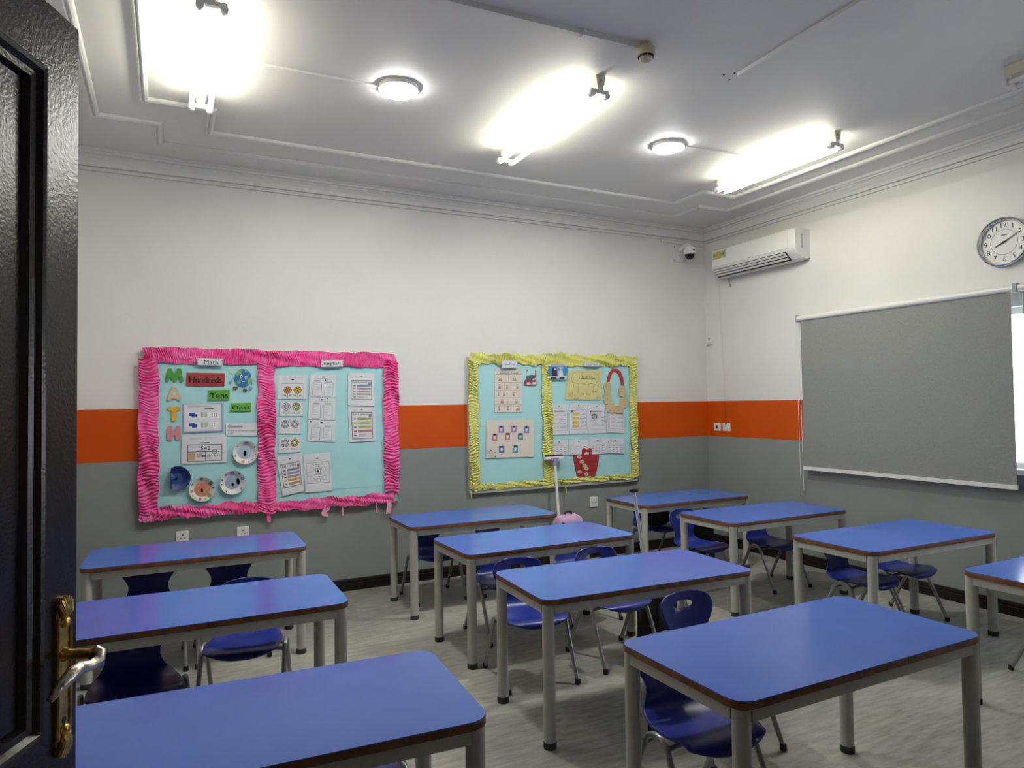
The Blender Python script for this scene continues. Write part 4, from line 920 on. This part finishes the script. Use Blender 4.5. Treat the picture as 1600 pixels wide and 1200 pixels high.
for (x0, y0, x1, y1), m, sk in (((475, 178, 548, 275), PUI, 1), ((650, 178, 722, 272), ink('orchid', (.38, .2, .42)), 1), ((828, 185, 902, 285), ink('slate_blue', (.17, .22, .42)), 0), ((385, 285, 458, 385), ink('rose', (.50, .18, .2)), 0), ((562, 275, 635, 378), ink('rose2', (.52, .2, .2)), 0), ((740, 283, 815, 380), ink('steel_blue', (.12, .22, .38)), 0), ((480, 455, 555, 550), ink('royal', (.08, .14, .34)), 0), ((668, 453, 745, 552), TEI, 1)):
    f = lambda x, y: ((x - 305) / 667, (y - 98) / 520)
    (u0, v0), (u1, v1) = f(x0, y0), f(x1, y1); du, dv = u1 - u0, v1 - v0
    s.rect('picture_card', m, u0, v0, u1, v1, .0009); s.rect('card_print', INK, u0 + du * .25, v0 + dv * .05, u0 + du * .7, v0 + dv * .28, .0013)
    s.disc('card_print', PAPER, u0 + du * .5, v0 + dv * .48, du * .22, dv * .2, .0014); s.rect('card_print', PAPER, u0 + du * .32, v0 + dv * .66, u0 + du * .68, v0 + dv * .76, .0013)
    s.disc('printed_dot', GINK, u0 + du * .5, v1 + .04, .008, .01)
for v in (.82, .87, .93): s.rect('printed_text', LINK, .03, v, .14, v + .012)
for u, v in ((.1, .8), (.185, .86), (.185, .97)): s.disc('printed_dot', INK, u, v, .012, .018)
s.done()
s = Sheet('picture_card', 'blue oval picture of two children in traditional dress, top of yellow board', 'picture', px_rect(856.1, 568, 887.6, 592.3), ink('bright_blue', (.03, .26, .56)), .026, None,
    outline=[(0, .42), (.05, .28), (.16, .18), (.84, .18), (.95, .28), (1, .42), (.96, .62), (.86, .8), (.14, .8), (.04, .62)])
s.rect('caption_strip', PAPER, .06, .02, .94, .17); s.rect('caption_strip', PAPER, .04, .83, .94, .95); s.rect('caption_print', GINK, .14, .07, .86, .12, .001); s.rect('caption_print', INK, .14, .89, .42, .98, .001); s.rect('caption_print', INK, .56, .89, .82, .98, .001)
s.poly('robe', ink('dark_plum', (.05, .012, .07)), [(.20, .80), (.18, .5), (.24, .26), (.34, .24), (.44, .34), (.46, .8)]); s.disc('child_face', ink('skin_print', (.62, .38, .28)), .36, .36, .06, .07, .001)
s.poly('shirt', PAPER, [(.54, .8), (.54, .5), (.60, .44), (.72, .46), (.76, .8)]); s.disc('child_face', ink('skin_print', (.62, .38, .28)), .64, .37, .06, .08, .001); s.rect('head_cloth', PAPER, .56, .24, .74, .32, .0012); s.rect('divider', PAPER, .485, .2, .515, .8, .001); s.poly('hill', GRN, [(.78, .66), (.86, .56), (.9, .7), (.8, .72)]); s.done()
s = Sheet('cloud_poster', 'pale yellow sheet with a drawn cloud and Arabic words, yellow board', 'poster', [(887.6, 578.3), (940, 577.8), (939.5, 624.8), (883.3, 624.3)], YPAPER, .001)
cl = [(.13, .2), (.18, .08), (.3, .05), (.42, .1), (.54, .06), (.68, .07), (.8, .1), (.9, .2), (.92, .34), (.84, .44), (.7, .46), (.56, .5), (.42, .44), (.3, .46), (.18, .42), (.12, .32), (.13, .2)]
s.line('cloud_outline', GINK, cl, .008); s.text('lettering', INK, arabic('رسالة الصلاة'), .34, .18, .84, .34)
for u in (.2, .34, .62, .78, .9): s.line('drawn_line', GINK, [(u, .47), (u - .02, .80)], .006)
for w, u, v in (('هدف', .4, .76), ('هدية', .56, .78), ('هنا', .74, .68), ('فرح', .24, .92), ('سلام', .86, .9)): s.text('lettering', INK, arabic(w), u, v, u + .12, v + .075)
for k in range(3): s.rect('coloured_band', ORI, .06, .78 + .05 * k, .2, .795 + .05 * k)
s.done()

# ring of paper beads with a red arch
def b2p(x, y): return (845 + .0969 * x, 555 + .0969 * y)
rg = thing('paper_bead_ring', 'red paper arch with tan scalloped paper beads forming a ring', 'paper craft', bk(*b2p(1200, 600), BT + .012))
o0 = rg.location.copy()
arch = [(1085, 450), (1095, 380), (1120, 300), (1165, 240), (1225, 245), (1275, 285), (1300, 360), (1325, 480)]
vs = []
for k, (x, y) in enumerate(arch):
    a = Vector(arch[max(k - 1, 0)]); c = Vector(arch[min(k + 1, len(arch) - 1)]); d = (c - a).normalized(); n = Vector((-d.y, d.x)) * 25
    for sg in (-1, 1): vs.append(bk(*b2p(x + n.x * sg, y + n.y * sg), BT + .010) - o0)
nA = len(vs); vs += [v + Vector((0, .003, 0)) for v in vs]
fs = []
for k in range(len(arch) - 1): a = 2 * k; fs += [(a, a + 1, a + 3, a + 2), (nA + a, nA + a + 2, nA + a + 3, nA + a + 1), (a, a + 2, nA + a + 2, nA + a), (a + 1, nA + a + 1, nA + a + 3, a + 3)]
fs += [(0, nA, nA + 1, 1), (nA - 2, nA - 1, 2 * nA - 1, 2 * nA - 2)]
MB().add(vs, fs).obj('red_arch', ink('arch_red', (.48, .03, .03)), rg, smooth=False)
for i, (x, y, w, h, a) in enumerate(((1075, 520, 55, 90, 0), (1075, 690, 58, 95, .05), (1135, 850, 75, 85, -.5), (1250, 875, 85, 65, .2), (1330, 770, 58, 95, .15), (1315, 580, 55, 90, 0))):
    n = 24; ps = []
    for k in range(n):
        t = 2 * math.pi * k / n; sc = 1 + .09 * math.cos(6 * t + i); e = .7
        ux = math.copysign(abs(math.cos(t)) ** e, math.cos(t)) * w * sc; uy = math.copysign(abs(math.sin(t)) ** e, math.sin(t)) * h * sc
        ps.append(bk(*b2p(x + ux * math.cos(a) - uy * math.sin(a), y + ux * math.sin(a) + uy * math.cos(a)), BT + .012 + .001 * (i % 2)) - o0)
    bo = MB().add(ps + [p + Vector((0, .0035, 0)) for p in ps], [tuple(range(n)), tuple(range(2 * n - 1, n - 1, -1))] + [(k, (k + 1) % n, (k + 1) % n + n, k + n) for k in range(n)]).obj('paper_bead', TAN, rg, smooth=False)
    m = MB(); cpx = bk(*b2p(x, y), BT + .0155) - o0
    for k in range(4): q = cpx + Vector((rnd.uniform(-.018, .018), 0, rnd.uniform(-.03, .03))); m.add([q + Vector(v) for v in ((-.006, 0, -.0015), (.006, 0, -.0015), (.006, 0, .0015), (-.006, 0, .0015))], [(0, 1, 2, 3)])
    m.obj('pencil_mark', ink('olive_ink', (.25, .2, .08)), bo, smooth=False)

# two rows of Arabic worksheets
words = ['الكتاب', 'القلم', 'الجمل', 'الكرسي', 'نلعب', 'نكتب', 'جميل', 'المدرسة', 'الباب']
up = [([(859, 631), (887.6, 631.6), (888.5, 679), (859.8, 680)], 'Arabic worksheet with faint peach words, leftmost of the upper row', SALM, 0), ([(890.5, 630.6), (918, 630), (918.5, 677), (890, 678.5)], 'Arabic worksheet with bold yellow highlighted words, second of the upper row', YELI, 0),
      ([(919, 631), (946, 632.5), (947, 676.5), (919.5, 678)], 'worksheet with a printed grey flower ring, third of the upper row', GINK, 1), ([(947, 632), (975, 632), (975.5, 677), (948, 675.5)], 'Arabic worksheet partly covered by the tan bead ring, upper row', ink('rose_word', (.5, .3, .32)), 0)]
for i, (q, lb, c, kind) in enumerate(up):
    s = Sheet('arabic_worksheet', lb, 'worksheet', q, PAPER, .0005 + .0008 * (i % 2), 'Arabic worksheets in two rows', tilt=.004)
    s.disc('crest', GINK, .5, .07, .05, .02); s.rect('printed_text', LINK, .2, .12, .8, .13); s.rect('printed_text', LINK, .3, .16, .7, .168)
    s.frame('picture_frame', GINK, .08, .22, .94, .86, .012, .7); s.rect('printed_block', INK, .1, .22, .16, .29); s.rect('printed_text', GINK, .25, .25, .8, .265)
    if kind:
        s.disc('flower_print', LINK, .35, .42, .13, .085); s.ring('flower_print', INK, .35, .42, .15, .1, .25)
        for k in range(10): a = 2 * math.pi * k / 10; s.ring('flower_print', GINK, .35 + .17 * math.cos(a), .42 + .11 * math.sin(a), .05, .035, .3, .001, 8)
        for k in range(5): s.rect('printed_text', GINK, .76, .36 + .09 * k, .9, .372 + .09 * k)
        for k in range(3): s.ring('pencil_line', LINK, .25 + .16 * k, .68, .06, .06, .15)
    else:
        for k in range(4):
            y = .32 + .13 * k; h = .075
            if c is YELI: s.rect('highlight', ink('highlight', (.66, .52, .14)), .14, y - .01, .52, y + h + .01, .0009)
            s.text('coloured_word', c, arabic(words[(k + i) % 9]), .16, y, .48, y + h); s.text('blue_word', BLUEI if i < 2 else GINK, arabic(words[(k * 2 + i + 4) % 9]), .56, y, .88, y + h)
    s.done()
lo = [([(859, 687.5), (888, 687.5), (888, 711.5), (860, 711.5)], 'leftmost small printed worksheet of the lower row, above the squeegee head'), ([(889, 687), (920, 686.5), (920, 710), (889, 710.5)], 'second small printed worksheet of the lower row, behind the red basket handle'), ([(920.5, 685.5), (947, 685), (947.5, 709), (921, 710)], 'third small printed worksheet of the lower row, right of the red basket handle'), ([(947, 685.5), (975.5, 684.5), (975.5, 709), (947.5, 707.5)], 'rightmost small printed worksheet of the lower row, with curled corner')]
for i, (q, lb) in enumerate(lo):
    s = Sheet('arabic_worksheet', lb, 'worksheet', q, PAPER, .0005 + .0008 * (i % 2), 'Arabic worksheets in two rows', tilt=.005)
    s.disc('crest', GINK, .5, .13, .05, .04); s.rect('printed_text', LINK, .25, .22, .75, .24); s.frame('picture_frame', LINK, .08, .38, .94, 1.0, .012, 1.2)
    for k in range(4):
        for j in range(4): s.rect('printed_text', GINK if (j + k) % 2 else LINK, .14 + .2 * j, .46 + .14 * k, .14 + .2 * j + .08 + .06 * rnd.random(), .49 + .14 * k)
    if i == 3: s.disc('magnet_dot', INK, .13, .25, .03, .035)
    s.done()

# red basket craft
def b3p(x, y): return (845 + .1 * x, 650 + .1 * y)
bs = thing('paper_basket', 'red paper basket with small cream flowers at the foot of the yellow board', 'paper craft', bk(*b3p(710, 780), BT + .010)); o0 = bs.location.copy()
def slab(name, m, pts, off, th, par):
    n = len(pts); f = [bk(*b3p(x, y), off) - o0 for x, y in pts]
    return MB().add(f + [p + Vector((0, th, 0)) for p in f], [tuple(range(n)), tuple(range(2 * n - 1, n - 1, -1))] + [(k, (k + 1) % n, (k + 1) % n + n, k + n) for k in range(n)]).obj(name, m, par, smooth=False)
REDB = ink('basket_red', (.40, .025, .03)); REDD = ink('basket_dark_red', (.33, .02, .025))
body = slab('basket_body', REDB, [(508, 612), (912, 608), (905, 700), (860, 920), (840, 950), (720, 962), (590, 965), (565, 940), (525, 740)], BT + .010, .005, bs)
for r_ in range(5):
    y0 = 630 + r_ * 64; ins = 16 * r_
    slab('woven_band', REDD if r_ % 2 else REDB, [(520 + ins, y0), (900 - ins * .6, y0 - 6), (898 - ins * .6, y0 + 34), (524 + ins, y0 + 40)], BT + .013, .003, body)
hd = [(645, 612), (640, 540), (660, 505), (690, 500), (718, 530), (745, 505), (780, 498), (800, 530), (800, 612), (760, 612), (762, 570), (740, 560), (700, 562), (684, 575), (684, 612)]
slab('basket_handle', REDB, hd, BT + .012, .004, bs)
for x, y in ((600, 640), (645, 715), (685, 775), (710, 820), (610, 875), (710, 910)):
    n = 15; f_ = slab('paper_flower', ink('cream_petal', (.62, .50, .34)), [(x + 36 * (1 + .25 * math.cos(5 * 2 * math.pi * k / n)) * math.cos(2 * math.pi * k / n), y + 28 * (1 + .25 * math.cos(5 * 2 * math.pi * k / n)) * math.sin(2 * math.pi * k / n)) for k in range(n)], BT + .017, .003, bs)
    slab('flower_centre', BRN, [(x + 9 * math.cos(k), y + 9 * math.sin(k)) for k in range(6)], BT + .0185, .001, f_)

# ================================================================== squeegee, bags
def line_y(px, py, Y): v = ray(px, py); return Vector((0, 0, H)) + v * (Y / v.y)
P1 = bk(866.5, 716, .10); P2 = line_y(872.5, 800, 5.43)
k0 = P1.z / (P1.z - P2.z); P0 = P1 + (P2 - P1) * k0
sq = thing('squeegee', 'floor squeegee leaning head-up on the wall in front of the yellow board', 'squeegee', P0)
d_ = (P1 - P0); LAVM = mat('lavender_plastic', (.34, .24, .52), .4)
MB().tube([(0, 0, .005), d_ * .55, d_ * .965], .0125, 12).obj('pole', WHITEP, sq)
MB().tube([d_ * .93, d_ * .97, d_ * .995], [.017, .019, .024], 12).obj('socket_joint', LAVM, sq)
MB().box(-.095, -.02, -.012, .095, .02, .012).obj('head_bar', WHITEP, sq, tuple(d_ + Vector((0, .012, .004))), smooth=False)
MB().box(-.04, -.026, -.022, .04, .024, -.002).obj('head_clamp', LAVM, sq, tuple(d_ + Vector((0, .012, .004))), smooth=False)
MB().box(-.095, -.004, .012, .095, .004, .028).obj('rubber_blade', BLACK, sq, tuple(d_ + Vector((0, .012, .004))), smooth=False)

BAGB = mat('black_bag_fabric', (.010, .010, .012), .75, bump=.3, bscale=200); LAVB = mat('lavender_bag_fabric', (.40, .26, .42), .7, noise=.15, nscale=18, bump=.25, bscale=90); PIPE = mat('dark_piping', (.03, .015, .03), .6)
def backpack(name, label, loc, rz, m, s=(.14, .09, .2), seed=1, group=None, loop=False):
    b_ = thing(name, label, 'backpack', loc, rz, group)
    MB().blob((0, 0, s[2]), s, .55, 28, 18, .05, seed).obj('bag_body', m, b_, ang=80)
    MB().blob((0, -s[1] * .95, s[2] * .75), (s[0] * .78, s[1] * .45, s[2] * .55), .55, 24, 12, .06, seed + 3).obj('front_pocket', m, b_, ang=80)
    for k in (1.15, 1.45, 1.7):
        w = s[0] * math.sqrt(max(.1, 1 - max(0, k - 1) ** 3)); MB().tube([(w * 1.02 * math.cos(a * math.pi / 16) ** 1, -s[1] * 1.03 * abs(math.sin(a * math.pi / 16)) ** .6 * math.sqrt(max(.15, 1 - max(0, k - 1) ** 3)), s[2] * k + .012 * math.sin(a * .9)) for a in range(17)], .005, 6).obj('zip_piping', PIPE, b_, ang=80)
    MB().tube([(-.03, 0, s[2] * 1.93), (-.028, 0, s[2] * 2.08), (0, 0, s[2] * 2.14), (.028, 0, s[2] * 2.08), (.03, 0, s[2] * 1.93)], .008, 8).obj('grab_handle', PIPE, b_, ang=80)
    if loop: MB().tube([(.085, .05, s[2] * 1.72), (.085, .112, s[2] * 1.70), (.085, .135, s[2] * 1.66), (.085, .135, s[2] * 1.3)], .006, 8).obj('hanging_loop', PIPE, b_, ang=80)
    for sx in (-1, 1): MB().tube([(sx * s[0] * .55, s[1] * .8, s[2] * 1.75), (sx * s[0] * .62, s[1] * 1.25, s[2] * 1.3), (sx * s[0] * .62, s[1] * 1.2, s[2] * .6), (sx * s[0] * .5, s[1] * .85, s[2] * .2)], .012, 8).obj('shoulder_strap', m, b_, ang=80)
    return b_
backpack('backpack', 'lavender backpack with dark piping behind a middle table', (2.70, 4.437, .31), R(180), LAVB, (.115, .08, .176), 2, None, True)
backpack('backpack', 'black backpack on the chair at the back corner table', (4.08, 5.13, .345), .1, BAGB, (.13, .07, .108), 5)
backpack('backpack', 'black backpack standing on the floor under the back corner table', (4.42, 4.95, 0.0), -.15, BAGB, (.14, .10, .19), 7)
rb = thing('rolling_bag', 'black rolling school bag with a raised telescopic handle', 'rolling bag', (2.735, 3.42, 0))
MB().blob((0, -.02, .27), (.125, .10, .225), .45, 28, 18, .03, 9).obj('bag_body', BAGB, rb, ang=80)
MB().blob((0, -.12, .20), (.10, .045, .12), .5, 24, 12, .03, 4).obj('front_pocket', BAGB, rb, ang=80)
top = line_y(990.5, 768, 3.55) - rb.location; mid = line_y(1003.5, 866, 3.53) - rb.location
low = mid + (mid - top) * .6; low.y = .085
for sx in (0,):
    MB().tube([low + Vector((sx, 0, 0)), mid + Vector((sx, 0, .07))], .015, 10).obj('outer_tube', ALU, rb); MB().tube([mid + Vector((sx, 0, .06)), top + Vector((sx, 0, 0))], .011, 10).obj('inner_tube', ALU, rb)
MB().blob(top + Vector((0, 0, .008)), (.034, .014, .014), .6, 16, 10).obj('handle_grip', BLACK, rb)
MB().box(-.10, .06, .03, .10, .10, .40).obj('back_frame', BLACK, rb, smooth=False)
for sx in (-1, 1): MB().lathe([(.02, -.014), (.032, -.011), (.032, .011), (.02, .014)], 20, Matrix.Translation((sx * .095, .07, .032)) @ Matrix.Rotation(R(90), 4, 'Y')).obj('wheel', CAPM, rb)
